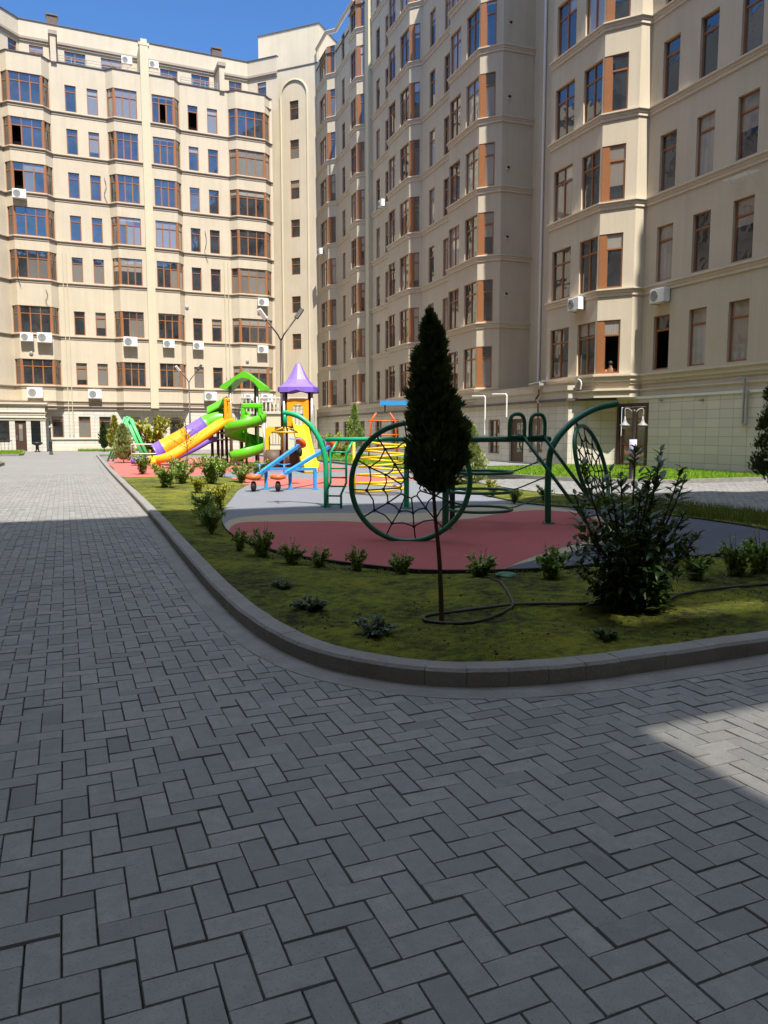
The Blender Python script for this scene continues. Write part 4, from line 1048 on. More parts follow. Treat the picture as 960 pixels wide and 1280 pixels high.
# the dark laurel beside the thuja
r = np.random.default_rng(31)
LS = 1.2
t = thing('laurel_bush', 'large dark glossy laurel bush with tall leafy shoots beside the right net ring', 'bush', (4.08, 4.66, zg(4.08, 4.66)-.03))
lf, st = MB(), MB()
tips = [(-.36, .05, 1.02), (-.20, -.12, .96), (-.30, .2, .80), (-.12, .15, .90), (-.02, -.1, .84), (.10, .10, 1.14), (.16, -.06, 1.02), (.26, .04, 1.10), (.34, -.1, .92), (.46, .05, .98), (.30, .22, .86), (-.42, -.04, .72), (.42, .14, .66), (.02, .25, .95), (-.08, -.28, .7), (.2, -.26, .72), (.36, -.22, .55), (-.26, -.25, .6), (.1, -.05, .95), (-.15, .0, .78)]
for i, (x, y, z) in enumerate([(a*1.22, b*1.22, c*1.17) for a, b, c in tips]):
    path = catmull([(x*.12, y*.12, -.03), (x*.45+r.normal(0, .02), y*.45, z*.45), (x*.8, y*.8, z*.78), (x, y, z)], 7); k = len(path)
    st.tube(path, [.011*(1-.8*q/k)+.0015 for q in range(k)], 6)
    m = int(40+z*16)
    for j in range(m):
        u = .10+.90*(j/m); q = path[min(k-1, int(u*(k-1)))]
        a = j*2.4+r.uniform(-.4, .4); spread = Vector((math.cos(a), math.sin(a), 0))
        ln = r.uniform(.065, .125)*(1.15 if u < .8 else .8)
        off = spread*r.uniform(.0, .11)*(1.1-u)*2.0 if u < .75 else spread*.004
        leaf(lf, q+off+Vector((0, 0, r.normal(0, .012))), spread*.9+Vector((0, 0, .25+.55*u))+rdir(r)*.35, (0, 0, 1), ln, ln*.40, droop=r.uniform(.0, .35))
for i in range(1250):  # inner mass
    a = r.uniform(0, 6.28); z = .05+.62*r.uniform(0, 1)**1.3; e = r.uniform(0, 1)**.6*(.18+.30*min(1, z/.4))
    leaf(lf, (math.cos(a)*e, math.sin(a)*e*.85, z), rdir(r, .3)+Vector((math.cos(a), math.sin(a), 0))*.6, (0, 0, 1), r.uniform(.06, .115), r.uniform(.028, .046), droop=r.uniform(0, .3))
st.build('stem', 'bark', t, True, True); lf.build('foliage', 'laurel', t, False, True)

# low shrubs along the edge of the rubber surface
SHR = []
for i in range(4):
    r = np.random.default_rng(40+i); lf, st = bush_mesh(r, .27, .17, 900, .042, .022, 18)
    for q in range(5):
        a = r.uniform(0, 6.28); tip = Vector((math.cos(a)*.06, math.sin(a)*.06, r.uniform(.26, .36))); st.tube([(0, 0, 0), tip*.6, tip], [.003, .002, .0012], 4)
        for j in range(11): leaf(lf, tip*(.55+.05*j), rdir(r, .4), (0, 0, 1), .025, .013)
    SHR.append((lf.mesh('foliage', 'shrub'), st.mesh('stem', 'bark')))
def shrub(name, label, x, y, z, s, meshes, cat='shrub', group=None, mat=None):
    t = thing(name, label, cat, (x, y, z), random.uniform(0, 6.28), group); t.scale = (s*random.uniform(.9, 1.12), s*random.uniform(.9, 1.12), s*random.uniform(.82, 1.2))
    for me, nm in zip(meshes, ('foliage', 'stem')):
        if mat and nm == 'foliage':
            me = me.copy(); me.materials[0] = M[mat]
        place(me, nm, t, True)
    return t
row = [(1.93, 9.14, 'at the left end of the row, next to a bare kerb corner'), (2.09, 8.62, 'second from the left end of the row'), (2.27, 8.01, 'third from the left, where the red rubber edge bends'),
       (2.48, 7.65, 'fourth from the left, in front of the red rubber'), (2.83, 7.46, 'fifth from the left, below the left side of the net ring'), (3.21, 7.10, 'directly left of the thuja stem'),
       (3.82, 6.55, 'directly right of the thuja stem, beside the green lid'), (4.35, 6.06, 'between the green lid and the laurel'), (5.53, 5.39, 'first one right of the laurel'), (6.06, 5.42, 'second one right of the laurel, paler'), (6.37, 5.38, 'at the right picture edge, in the row past the laurel')]
for i, (x, y, ds) in enumerate(row):
    shrub('low_shrub', 'low edging shrub, '+ds, x, y, zg(x, y)-.01, random.uniform(.82, 1.12)*(1.25 if i >= 7 else 1), SHR[i % 4], group='low shrubs edging the play surface')
BIG = []
for i in range(3):
    r = np.random.default_rng(60+i); lf, st = bush_mesh(r, .70, .50, 1500, .095, .040, 26)
    BIG.append((lf.mesh('foliage', 'shrub'), st.mesh('stem', 'bark')))
for i, (x, y, s, ds, mat) in enumerate([(2.5, 28.0, 1.0, 'small round green shrub by the kerb, nearest the orange slide exit', None), (2.37, 20.0, .95, 'green laurel shrub nearest the kerb in the sunny bed', None), (2.95, 21.2, .98, 'dense green shrub between the kerb shrub and the yellow bush', None),
        (3.65, 20.9, 1.0, 'green shrub in the sunny bed, right of the yellow foliage', None), (2.85, 18.0, .5, 'low yellow-leaved bush in the middle of the sunny bed', 'shrub_y'), (4.75, 22.0, .85, 'green shrub just left of the orange seesaw seats', None), (4.75, 25.2, .95, 'green shrub below the spiral slide', None), (5.5, 23.0, .85, 'green shrub half hidden behind the blue seesaw frame', None),
        (2.15, 13.1, .52, 'sprawling bush at the shadow line beside the moss', None), (2.72, 14.6, .55, 'yellow-green bush right at the shadow edge', 'shrub_y'), (1.92, 11.0, .45, 'small bush in shade ahead of the sprawling bush by the red rubber corner', None), (2.0, 12.0, .5, 'dark sprawling bush between the yellow bush and the red rubber', None)]):
    shrub('garden_shrub', ds, x, y, .06, s, BIG[i % 3], mat=mat)
for i, (x, y, s, ds) in enumerate([(8.56, 13.3, .42, 'tiny round shrub on the far strip behind the stepping rings'), (9.25, 13.2, .42, 'tiny dark shrub on the far strip beside the right post'), (9.0, 14.9, .4, 'small yellow plant on the strip behind the stepping rings'), (9.9, 16.5, .45, 'yellow plant nearest the pale conical shrub')]):
    shrub('strip_shrub', ds, x, y, .05, s, BIG[i % 3], mat='shrub_y' if 'yellow' in ds else None)
for i, (x, y, s, ds) in enumerate([(5.0, 47.5, 3.1, 'big round yellow-green bush behind the tube slide'), (16.8, 49, 2.4, 'tall bright bush at the foot of the side building, right of the purple roof'), (15.2, 42, 1.3, 'orange-flowered low bush behind the yellow rings')]):
    shrub('round_bush', ds, x, y, .0, s, BIG[i % 3], 'bush', mat='shrub_y')
for i, (x, y, s, ds) in enumerate([(1.75, 6.52, .6, 'dark straggly seedling on the moss near the kerb bend, farthest back of three'), (1.74, 5.61, .75, 'dark low seedling clump on the moss, middle of three by the kerb bend'), (1.92, 4.76, .85, 'wide dark seedling clump on the moss nearest the kerb'), (3.35, 4.02, .55, 'small weed on the moss in front of the laurel by the front kerb')]):
    t = shrub('weed_clump', ds, x, y, zg(x, y)-.03, s, SHR[i % 4], 'weed'); t.scale = (s*1.5, s*1.2, s*.6)
    for ch in t.children:
        if ch.name.startswith('foliage'): me = ch.data.copy(); me.materials[0] = M['laurel']; ch.data = me
t = thing('sapling', 'thin young sapling with sparse leaves in front of the orange slide', 'tree', (3.9, 26.9, .03))
lf, st = MB(), MB(); r = np.random.default_rng(77)
st.tube(catmull([(0, 0, -.05), (.02, 0, .9), (-.02, .02, 2.0)], 5), [.022-.0015*i for i in range(11)], 6)
for i in range(34):
    z = r.uniform(.8, 1.9); a = r.uniform(0, 6.28); L = r.uniform(.2, .55)*(2.3-z); d = Vector((math.cos(a), math.sin(a), r.uniform(.5, 1.1)))
    p0 = Vector((0, 0, z)); st.tube([p0, p0+d*L*.5, p0+d*L], [.006, .004, .002], 4)
    for j in range(9): leaf(lf, p0+d*L*r.uniform(.3, 1), rdir(r, .3), (0, 0, 1), .06, .026)
st.build('trunk', 'bark', t, True, True); lf.build('crown', 'shrub_y', t, False, True)
# crumbs of soil and dead leaves on the bed, a few blown onto the paving
mb, dl = MB(), MB(); rr = np.random.default_rng(91)
for x, y in rr.uniform(pm.min(0), pm.max(0), (2600, 2)):
    if not inside((x, y), mossy)[0] or mnoise.noise((x*2.0, y*2.0, 8)) < -.05: continue
    z = ground_z(x, y, 1.0 if y < 5.6 else .5); q = rr.uniform(.004, .015)
    c = Vector((x, y, z+q*.2)); pts_ = [c+Vector(d)*q*rr.uniform(.6, 1.3) for d in ((1, 0, 0), (0, 1, 0), (-1, 0, 0), (0, -1, 0), (0, 0, .8), (0, 0, -.6))]
    mb.add(pts_, [(0, 1, 4), (1, 2, 4), (2, 3, 4), (3, 0, 4), (1, 0, 5), (2, 1, 5), (3, 2, 5), (0, 3, 5)])
for x, y in rr.uniform(pm.min(0), pm.max(0), (420, 2)):
    if not inside((x, y), mossy)[0]: continue
    leaf(dl, (x, y, ground_z(x, y, 1.0 if y < 5.6 else .5)+.012), (rr.normal(), rr.normal(), rr.normal()*.2), (0, 0, 1), rr.uniform(.018, .040), rr.uniform(.009, .018), droop=.3)
for i in range(150):
    k_ = kp[int(rr.integers(len(kp)//2, len(kp)*.62)) if i % 2 else int(rr.integers(len(kp)*.22, len(kp)*.5))]
    x, y = k_.x-abs(rr.normal(0, .16))-.05, k_.y-abs(rr.normal(0, .16))-.03
    if inside((x, y), outer)[0] or y > 12: continue
    leaf(dl, (x, y, .014), (rr.normal(), rr.normal(), .05), (0, 0, 1), rr.uniform(.012, .030), rr.uniform(.006, .014), droop=.2)
tag(struct(mb.build('soil_crumbs', 'clod'), 'stuff'), 'dark crumbs of soil scattered over the mossy bed', 'soil')
tag(struct(dl.build('leaf_litter', 'dead_leaf'), 'stuff'), 'small dead leaves on the bed and along the kerb', 'leaf litter')
# hose and lid
hp = [(3.84, 6.38), (3.78, 6.1), (3.62, 5.75), (3.46, 5.4), (3.32, 5.16), (3.05, 4.95), (2.8, 4.83), (2.6, 4.87), (2.47, 5.0), (2.52, 5.14), (2.75, 5.2), (3.05, 5.2), (3.4, 5.17), (3.8, 5.0), (4.15, 4.78), (4.5, 4.76), (4.85, 4.9), (5.3, 5.0), (5.9, 4.99), (6.6, 4.9), (8.2, 5.0)]
mb = MB(); mb.tube(catmull([(x*.985, y*.985, zg(x, y)+.016) for x, y in hp], 6), .013, 8); tag(mb.build('garden_hose', 'hose', smooth=True), 'thin black irrigation hose looping round the thuja stem over the moss', 'hose')
mb = MB(); mb.lathe((4.1, 6.5, .03), [(.11, 0), (.11, .03), (.09, .045), (.02, .05)], 20); tag(mb.build('valve_lid', 'shade_green_paint', smooth=False), 'round green plastic valve lid lying at the edge of the rubber surface', 'lid')
# ================================================================== PLAYGROUND
GZ = .035
# ------------------------------------------------ climbing frames (the same model twice)
def ring_net(mb_ring, mb_net, c, ax, ay, rad, tube_r, sag=.16, nrm=None, spokes=12, seed=0):
    c, ax, ay = Vector(c), Vector(ax).normalized(), Vector(ay).normalized(); n_ = ax.cross(ay)
    rr = np.random.default_rng(seed)
    def P(u, a):
        q = c+ax*math.cos(a)*rad*u+ay*math.sin(a)*rad*u
        return q
    mb_ring.tube([P(1, 2*math.pi*i/56) for i in range(56)], tube_r, 10, closed=True)
    levels = [.18, .46, .74]
    kn = {}
    for k in range(spokes):
        for li, u in enumerate(levels): kn[k, li] = P(u, 2*math.pi*(k+.25)/spokes)+Vector((0, 0, -sag*(1-u)))*.5+rdir(rr)*.012
        pts = [kn[k, 0], kn[k, 1], kn[k, 2], P(.985, 2*math.pi*(k+.25)/spokes)]
        mb_net.tube(pts, .0105, 6)
        for li in range(1, 3): mb_net.lathe(kn[k, li]-n_*.02, [(.006, 0), (.022, .008), (.024, .03), (.006, .04)], 8, n_)
    for li in range(3):
        for k in range(spokes):
            a, b = kn[k, li], kn[(k+1) % spokes, li]; m = (a+b)/2; out = (m-c).normalized()
            mb_net.tube([a, m-out*.035*(levels[li]+.3)-Vector((0, 0, .008)), b], .0100, 6)
def frame(name, label, P1, P2, mat, zbar, arch1, arch2):
    t = thing(name, label, 'climbing frame', ((P1[0]+P2[0])/2, (P1[1]+P2[1])/2, GZ))
    for P in (P1, P2):
        pass
    def arch(P, pts, nm):
        mb = MB(); mb.tube(catmull(pts, 7), .052, 12); mb.lathe((P[0], P[1], GZ), [(.11, 0), (.11, .014), (.06, .018)], 14)
        for k in range(4): a = k*1.57+.78; mb.lathe((P[0]+.085*math.cos(a), P[1]+.085*math.sin(a), GZ+.014), [(.012, 0), (.012, .016)], 6)
        mb.build(nm, mat, t, True)
    arch(P1, arch1, 'arch_post'); arch(P2, arch2, 'arch_post')
    mb = MB(); mb.tube([(P1[0], P1[1], zbar), (P2[0], P2[1], zbar)], .045, 12); mb.build('top_bar', mat, t, True)
    return t
P1, P2 = (5.32, 10.18), (7.18, 10.15)
F1 = frame('climbing_frame', 'green climbing frame, toned darker for the shade, with round rope nets at both ends', P1, P2, 'shade_green_paint', 1.40,
      [(5.32, 10.18, GZ), (5.32, 10.18, .7), (5.30, 10.16, 1.15), (5.15, 10.02, 1.45), (4.85, 9.74, 1.70), (4.45, 9.38, 1.86)],
      [(7.18, 10.15, GZ), (7.16, 10.15, .74), (7.19, 10.15, 1.17), (7.30, 10.15, 1.38), (7.46, 10.15, 1.55), (7.70, 10.15, 1.73), (8.08, 10.15, 1.90), (8.50, 10.15, 1.98)])
mb, nb = MB(), MB(); ring_net(mb, nb, (4.27, 9.20, .835), (.88, -.47, 0), (.03, -.02, 1), .80, .036, seed=1)
o = mb.build('net_ring', 'shade_green_paint', F1, True); nb.build('rope_net', 'black_rope', o)
mb = MB(); mb.tube([(4.27, 9.20, 1.63), (4.45, 9.38, 1.86)], .02, 6); mb.build('ring_link', 'dark_metal', F1)
mb, nb = MB(), MB(); c2 = Vector((8.15, 10.30, .92)); a2 = Vector((.44, .15, -.72)).normalized()
ring_net(mb, nb, c2, a2, (.755, .635, .22), .80, .036, seed=2); o = mb.build('net_ring', 'shade_green_paint', F1, True); nb.build('rope_net', 'black_rope', o)
top2 = c2-a2*.80; mb = MB(); mb.tube([top2, (7.66, 10.16, 1.71)], .02, 6); mb.build('ring_link', 'dark_metal', F1)
for x0 in (6.39, 6.77):  # two loops on the bar, each running on into a sliding pole
    mb = MB(); x1 = x0+.27
    mb.tube(catmull([(x0, 10.10, 1.40), (x0, 10.10, 1.66), (x0+.05, 10.1, 1.77), (x0+.135, 10.1, 1.79), (x1-.05, 10.1, 1.77), (x1, 10.1, 1.66), (x1, 10.10, 1.40)], 5), .030, 10)
    mb.tube([(x0, 10.1, 1.44), (x1, 10.1, 1.44)], .026, 8); mb.build('hand_loop', 'shade_green_paint', F1, True)
    fx, fy = (7.62, 9.66) if x0 < 6.5 else (8.2, 9.95)
    mb = MB(); mb.tube([(x1-.02, 10.1, 1.44), (fx, fy, GZ)], .028, 10); mb.build('sliding_pole', 'shade_green_paint', F1, True)
mb = MB(); mb.tube([(5.80, 10.86, GZ), (5.80, 10.86, 1.42), (5.45, 10.3, 1.42)], .045, 10); mb.build('post', 'shade_green_paint', F1, True)
for z, za in ((.88, 1.08), (.58, .79), (.29, .49)):
    mb = MB(); cx, cy, rr_ = 6.05, 10.42, .52
    mb.tube([(cx+rr_*math.cos(a), cy+rr_*math.sin(a), z) for a in np.linspace(0, 2*math.pi, 33)[:-1]], .024, 8, closed=True)
    mb.tube(catmull([(cx+rr_, cy, z), (6.72, 10.38, z+.02), (6.95, 10.28, z+.12), (7.12, 10.17, za)], 4), .012, 6)
    mb.build('stepping_ring', 'shade_green_paint', F1, True)
Q1, Q2 = (4.78, 14.29), (6.13, 13.38); dq = Vector((-.83, .56, 0))
q = lambda s, z: (Q1[0]+dq.x*s, Q1[1]+dq.y*s, z)
F2 = frame('climbing_frame', 'bright green climbing frame with a ladder and a hanging yellow spinner, partly in sun', Q1, Q2, 'green_paint', 1.37,
      [q(0, GZ), q(0, .5), q(.01, .95), q(.10, 1.30), q(.26, 1.58), q(.47, 1.78), q(.68, 1.87), q(.88, 1.90)],
      [(Q2[0], Q2[1], GZ), (Q2[0], Q2[1], .74), (Q2[0], Q2[1], 1.1), (Q2[0]-dq.x*.12, Q2[1]-dq.y*.12, 1.38), (Q2[0]-dq.x*.4, Q2[1]-dq.y*.4, 1.68), (Q2[0]-dq.x*.8, Q2[1]-dq.y*.8, 1.86)])
mb = MB(); mb.tube([q(.84, 1.9), q(.84, 1.62)], .045, 8); mb.build('spinner_hub', 'green_paint', F2, True)
mb = MB(); c = Vector(q(.84, 1.56))
for k in range(3):
    a = k*2.094+.3; e = c+Vector((math.cos(a)*.30, math.sin(a)*.30, -.05)); e2 = c+Vector((math.cos(a+2.094)*.30, math.sin(a+2.094)*.30, -.05))
    mb.tube([c+Vector((0, 0, .06)), e], .016, 6); mb.tube([e, e2], .016, 6)
mb.build('hand_spinner', 'yellow', F2, True)
lv = Vector((-.39, -.92, 0))*.26   # towards the photographer
for s0, nm in ((-.10, 0), (-.42, 1)):
    b = Vector(q(s0, 0)); mb = MB()
    mb.tube([b+lv+Vector((-.09, .03, GZ)), b+lv+Vector((-.09, .03, .30)), b+lv*.4+Vector((0, 0, .52)), b+lv*.4+Vector((0, 0, 1.1)), b+Vector((.12, -.08, 1.36))], .024, 8); mb.build('ladder_rail', 'green_paint', F2, True)
for z in (.10, .27, .45, .62, .80, .97, 1.12):
    k = lv*(1 if z < .35 else (.4+.6*max(0, (.52-z)/.22) if z < .52 else .4)); sh = Vector((-.09, .03, 0)) if z < .35 else Vector((0, 0, 0))
    mb = MB(); a, b = Vector(q(-.10, z))+k+sh, Vector(q(-.42, z))+k+sh; mb.tube([a, b], .017, 6); mb.build('rung', 'green_paint', F2, True)
# ------------------------------------------------ yellow zigzag of rings
t = thing('ring_climber', 'yellow zigzag ring climber standing in the sun behind the left rope net', 'climber', (6.9, 16.6, GZ))
mb = MB(); z = .10; base = Vector((6.95, 16.6, 0)); rv = Vector((.92, -.39, 0))
for i in range(6):
    for s_ in (0,):
        a = base-rv*(.62-.03*i); b = base+rv*(.55+(.1 if i % 2 else 0)); 
        mb2 = MB(); pts = [a+Vector((0, 0, z)), base+Vector((-.39*.45, -.92*.45, 0))+Vector((0, 0, z+.05)), b+Vector((0, 0, z+.09)), base+Vector((.39*.45, .92*.45, 0))+Vector((0, 0, z+.13))]
        mb2.tube(catmull(pts+[a+Vector((0, 0, z+.2))], 6), .026, 8); mb2.build('spiral_ring', 'yellow', t, True)
    z += .20
for s_ in (-.66, .62):
    p = base+rv*s_; mb2 = MB(); mb2.tube([(p.x, p.y, GZ), (p.x, p.y, 1.28 if s_ < 0 else .5)], .035, 8); mb2.build('post', 'yellow', t, True)
# ------------------------------------------------ blue and orange seesaw
t = thing('seesaw', 'blue double seesaw with orange seats on black tyre buffers', 'seesaw', (5.4, 19.1, GZ))
lg = [(4.81, 19.31), (5.39, 19.07), (5.99, 18.81)]
for x, y in lg:
    mb = MB(); mb.beam((x, y, GZ), (x, y, .56), .075, .075); mb.box((x, y, GZ+.01), (.16, .16, .015)); mb.build('leg', 'blue', t)
mb = MB(); mb.beam((4.77, 19.33, .56), (6.03, 18.79, .56), .075, .075); mb.build('cross_bar', 'blue', t)
for (lo, hi) in (((4.40, 18.75, .40), (6.08, 20.6, 1.14)), ((4.96, 18.48, .40), (6.95, 20.5, 1.10))):
    lo, hi = Vector(lo), Vector(hi); mb = MB(); mb.beam(lo, hi, .085, .085); bm_ = mb.build('beam', 'blue', t); dirv = (hi-lo).normalized()
    for e, sg in ((lo, -1), (hi, 1)):
        c = e+dirv*sg*.10+Vector((0, 0, .05)); mb = MB()
        if sg < 0: mb.lathe(c-Vector((0, 0, .05)), [(.06, -.05), (.19, -.02), (.20, .04), (.17, .08), (.02, .07)], 16)
        else: mb.lathe(c, [(.06, -.05), (.18, -.03), (.20, .03), (.16, .08), (.02, .06)], 16, dirv+Vector((-.1, -.5, .2)))
        mb.build('seat', 'orange', t, True)
        mb = MB(); cc = Vector((c.x, c.y, c.z-.26)); mb.lathe(cc-Vector((.05, .0, 0)), [(.05, -.02), (.12, 0), (.135, .04), (.12, .09), (.05, .11)], 16, (.92, -.39, 0)); mb.build('tyre', 'tyre', t, True)
        hp0 = e-dirv*sg*.22; mb = MB(); mb.tube([hp0+Vector((.92, -.39, 0))*-.16+Vector((0, 0, .26)), hp0+Vector((0, 0, .24)), hp0+Vector((.92, -.39, 0))*.16+Vector((0, 0, .26))], .013, 6); mb.tube([hp0, hp0+Vector((0, 0, .25))], .016, 6); mb.build('handle', 'blue', t, True)
# ------------------------------------------------ play towers
rv, fv = Vector((.92, -.39, 0)), Vector((.39, .92, 0))
def TW(o): return lambda a, b, z: (o[0]+rv.x*a+fv.x*b, o[1]+rv.y*a+fv.y*b, z)
A0 = (7.04, 34.64); T = TW(A0)
t = thing('play_tower', 'play tower with lime green gable roof, spiral slide, orange open slide and tube slide', 'play tower', T(.6, .6, GZ))
for a, b, m in ((0, 0, 'grey_metal'), (1.22, 0, 'grey_metal'), (-.25, 1.1, 'brown_metal'), (.95, 1.1, 'brown_metal')):
    mb = MB(); mb.tube([T(a, b, GZ), T(a, b, 3.62)], .062, 10); mb.lathe(T(a, b, 3.62), [(.066, 0), (.066, .05), (.03, .07)], 10); mb.build('post', m, t, True)
for a, b, hh in ((-.62, .9, 1.75), (-.9, 1.3, 1.7), (-1.2, 1.4, 1.6), (-.35, .6, 1.8), (.25, 1.2, 1.8), (1.6, .6, 1.4)):
    mb = MB(); mb.tube([T(a, b, GZ), T(a, b, hh)], .07, 8); mb.build('support_post', 'brown_metal', t, True)
mb = MB(); mb.box(T(.45, .55, 1.78), (1.5, 1.3, .08), (rv, fv, (0, 0, 1))); mb.box(T(-.75, 1.0, 1.5), (1.1, .9, .08), (rv, fv, (0, 0, 1))); mb.build('deck', 'slab', t)
# gable roof with an arched underside
prof = [(-.44, 3.50), (-.38, 3.62), (.62, 4.26), (.70, 4.28), (1.58, 3.62), (1.66, 3.42), (1.40, 3.38), (1.18, 3.70), (.90, 3.92), (.60, 3.98), (.30, 3.88), (.05, 3.64), (-.12, 3.46)]
n = len(prof); vs = [T(a, -.28, z) for a, z in prof]+[T(a, 1.35, z) for a, z in prof]
mb = MB(); mb.add(vs, [(i, (i+1) % n, n+(i+1) % n, n+i) for i in range(n)])
tri = [(0, 1, 12), (1, 11, 12), (1, 2, 11), (2, 10, 11), (2, 9, 10), (2, 3, 9), (3, 8, 9), (3, 4, 8), (4, 7, 8), (4, 6, 7), (4, 5, 6)]
mb.f += tri + [tuple(n+i for i in reversed(q_)) for q_ in tri]; mb.build('roof', 'lime', t)
# small lime roof and panel behind
mb = MB(); mb.sweep([(-.5, 0), (0, .28), (.5, 0), (.5, -.07), (0, .20), (-.5, -.07)], [T(-1.15, .8, 2.45), T(-.2, .8, 2.95)]); mb.build('tube_hood', 'lime', t)
# amber arch panel at the slide entry
mb = MB(); 
for a, b, z0, z1 in ((-.22, -.05, 1.85, 3.0), (-.05, -.05, 1.85, 2.9)): mb.box(T(a, b, (z0+z1)/2), (.14, .12, z1-z0), (rv, fv, (0, 0, 1)), .03)
mb.box(T(-.14, -.05, 3.0), (.32, .13, .16), (rv, fv, (0, 0, 1)), .04); mb.build('entry_panel', 'orange_y', t)
# lime portal at the head of the spiral
mb = MB(); mb.box(T(1.0, -.10, 2.72), (.95, .16, .24), (rv, fv, (0, 0, 1)), .05); mb.box(T(.58, -.10, 2.25), (.20, .14, .8), (rv, fv, (0, 0, 1)), .04); mb.box(T(1.36, -.10, 2.25), (.20, .14, .8), (rv, fv, (0, 0, 1)), .04); mb.build('spiral_portal', 'lime', t)
U_ = lambda wd, h, th: [(-wd/2, h), (-wd/2+.05, h+.02), (-wd/2+.06, th), (-wd*.25, .0+th*.4), (0, th*.2), (wd*.25, th*.4), (wd/2-.06, th), (wd/2-.05, h+.02), (wd/2, h), (wd/2-.02, -.02), (wd*.25, -.06), (-wd*.25, -.06), (-wd/2+.02, -.02)]
path = []
for i in range(45):
    u = i/44; ang = R(30-520*u); rr_ = .56
    z = 2.12-1.85*u
    path.append(T(.78+rr_*math.cos(ang), -.55+rr_*math.sin(ang), z))
path = [T(1.0, .1, 2.10)] + path[3:] 
mb = MB(); mb.sweep(U_(.78, .38, .05), path); mb.build('spiral_slide', 'lime', t, True)
mb = MB(); mb.tube([T(.78, -.55, GZ), T(.78, -.55, 2.3)], .055, 8); mb.build('spiral_post', 'lime', t, True)
# amber wave slide
ws = catmull([T(.0, -.05, 1.92), T(-.25, -.35, 1.88), T(-.55, -.80, 1.62), T(-1.25, -2.0, .98), T(-1.8, -2.8, .52), T(-2.1, -3.25, .36), T(-2.5, -3.75, .30)], 6)
mb = MB(); mb.sweep(U_(.62, .22, .04), ws); mb.build('wave_slide', 'orange_y', t, True)
mb = MB(); mb.box(T(-2.42, -3.6, .16), (.38, .3, .26), (rv, fv, (0, 0, 1)), .04); mb.build('slide_foot', 'orange_y', t)
# tube slide in coloured sections
ts = catmull([T(-.45, .75, 2.15), T(-.9, .6, 2.05), T(-1.4, .45, 1.75), T(-2.2, .2, 1.25), T(-3.0, -.05, .80), T(-3.4, -.15, .58)], 8)
k = len(ts); cuts_ = [(0, .36, 'lime'), (.36, .56, 'purple'), (.56, .83, 'orange_y'), (.83, 1.0, 'purple')]
tb = thing  # sections are parts of the tower
for a, b, m in cuts_:
    i0, i1 = int(a*(k-1)), int(b*(k-1)); q_ = ts[i0:i1+1]
    mb = MB(); rr_ = [.45]*len(q_); rr_[0] = .48; rr_[-1] = .48; mb.tube(q_, rr_, 18, cap=False); mb.build('tube_section', m, t, True)
mb = MB(); mb.sweep(U_(.78, .22, .03), catmull([T(-3.25, -.1, .34), T(-3.6, -.22, .22), T(-4.1, -.4, .16), T(-4.45, -.5, .16)], 4)); mb.build('tube_exit', 'purple', t, True)
# small purple slide
mb = MB(); mb.sweep(U_(.55, .18, .03), catmull([T(-1.0, .9, 1.12), T(-1.2, .7, 1.08), T(-1.7, .2, .75), T(-2.4, -.5, .36), T(-2.8, -.9, .24)], 5)); mb.build('small_slide', 'purple', t, True)
# railings and grey lattice panels on the deck
for a0, b0, a1, b1, z0, z1 in ((.0, 1.1, .95, 1.1, 1.85, 2.7), (1.22, .1, 1.0, 1.05, 1.85, 2.7), (-.35, .55, -1.2, .8, 1.2, 1.85)):
    mb = MB(); p0, p1 = Vector(T(a0, b0, z0)), Vector(T(a1, b1, z0))
    for zz in (0, z1-z0): mb.tube([p0+Vector((0, 0, zz)), p1+Vector((0, 0, zz))], .022, 6)
    for i in range(7): q_ = p0.lerp(p1, i/6); mb.tube([q_, q_+Vector((0, 0, z1-z0))], .012, 5)
    mb.build('deck_railing', 'grey_metal', t)

B0 = (7.91, 29.45); T = TW(B0)
t = thing('play_tower', 'play tower with purple pagoda roof and straight yellow slide', 'play tower', T(.75, .5, GZ))
for a, b, m in ((.20, 0, 'grey_metal'), (1.30, 0, 'grey_metal'), (.15, 1.05, 'brown_metal'), (1.1, 1.05, 'brown_metal')):
    mb = MB(); mb.tube([T(a, b, GZ), T(a, b, 3.25)], .058, 10); mb.build('post', m, t, True)
mb = MB(); cx, cy, cz = T(.72, .5, 0)
prof = [(.82, 3.10), (.82, 3.30), (.60, 3.43), (.43, 3.62), (.30, 3.84), (.19, 4.07), (.11, 4.24), (.075, 4.28), (.02, 4.29)]
vs, fs = [], []
for r0, z in prof:
    for i in range(16):
        a = math.pi/8*i; sq = 1/max(abs(math.cos(a)), abs(math.sin(a)))
        sq = min(sq, 1.16)                        # square plan with cut corners
        rr_ = r0*sq*(1.0 if i % 2 == 0 else .965)
        v = Vector((cx, cy, z))+rv*math.cos(a)*rr_+fv*math.sin(a)*rr_
        if z < 3.2 and i % 4 == 0: v.z += .09
        vs.append(v)
for r_i in range(len(prof)-1):
    for i in range(16): j = (i+1) % 16; fs.append((r_i*16+i, r_i*16+j, r_i*16+16+j, r_i*16+16+i))
fs.append(tuple((len(prof)-1)*16+i for i in range(16))); mb.add(vs, fs)
vs2 = [v+Vector((0, 0, .04)) for v in vs[:16]]; vs2 = [Vector((cx, cy, v.z))+(v-Vector((cx, cy, v.z)))*.94 for v in vs2]; mb.add(vs2+[Vector((cx, cy, 3.75))], [(i, 16, (i+1) % 16) for i in range(16)])
mb.build('roof', 'purple', t)
mb = MB(); mb.box((cx, cy, 1.72), (1.25, 1.1, .08), (rv, fv, (0, 0, 1))); mb.build('deck', 'slab', t)
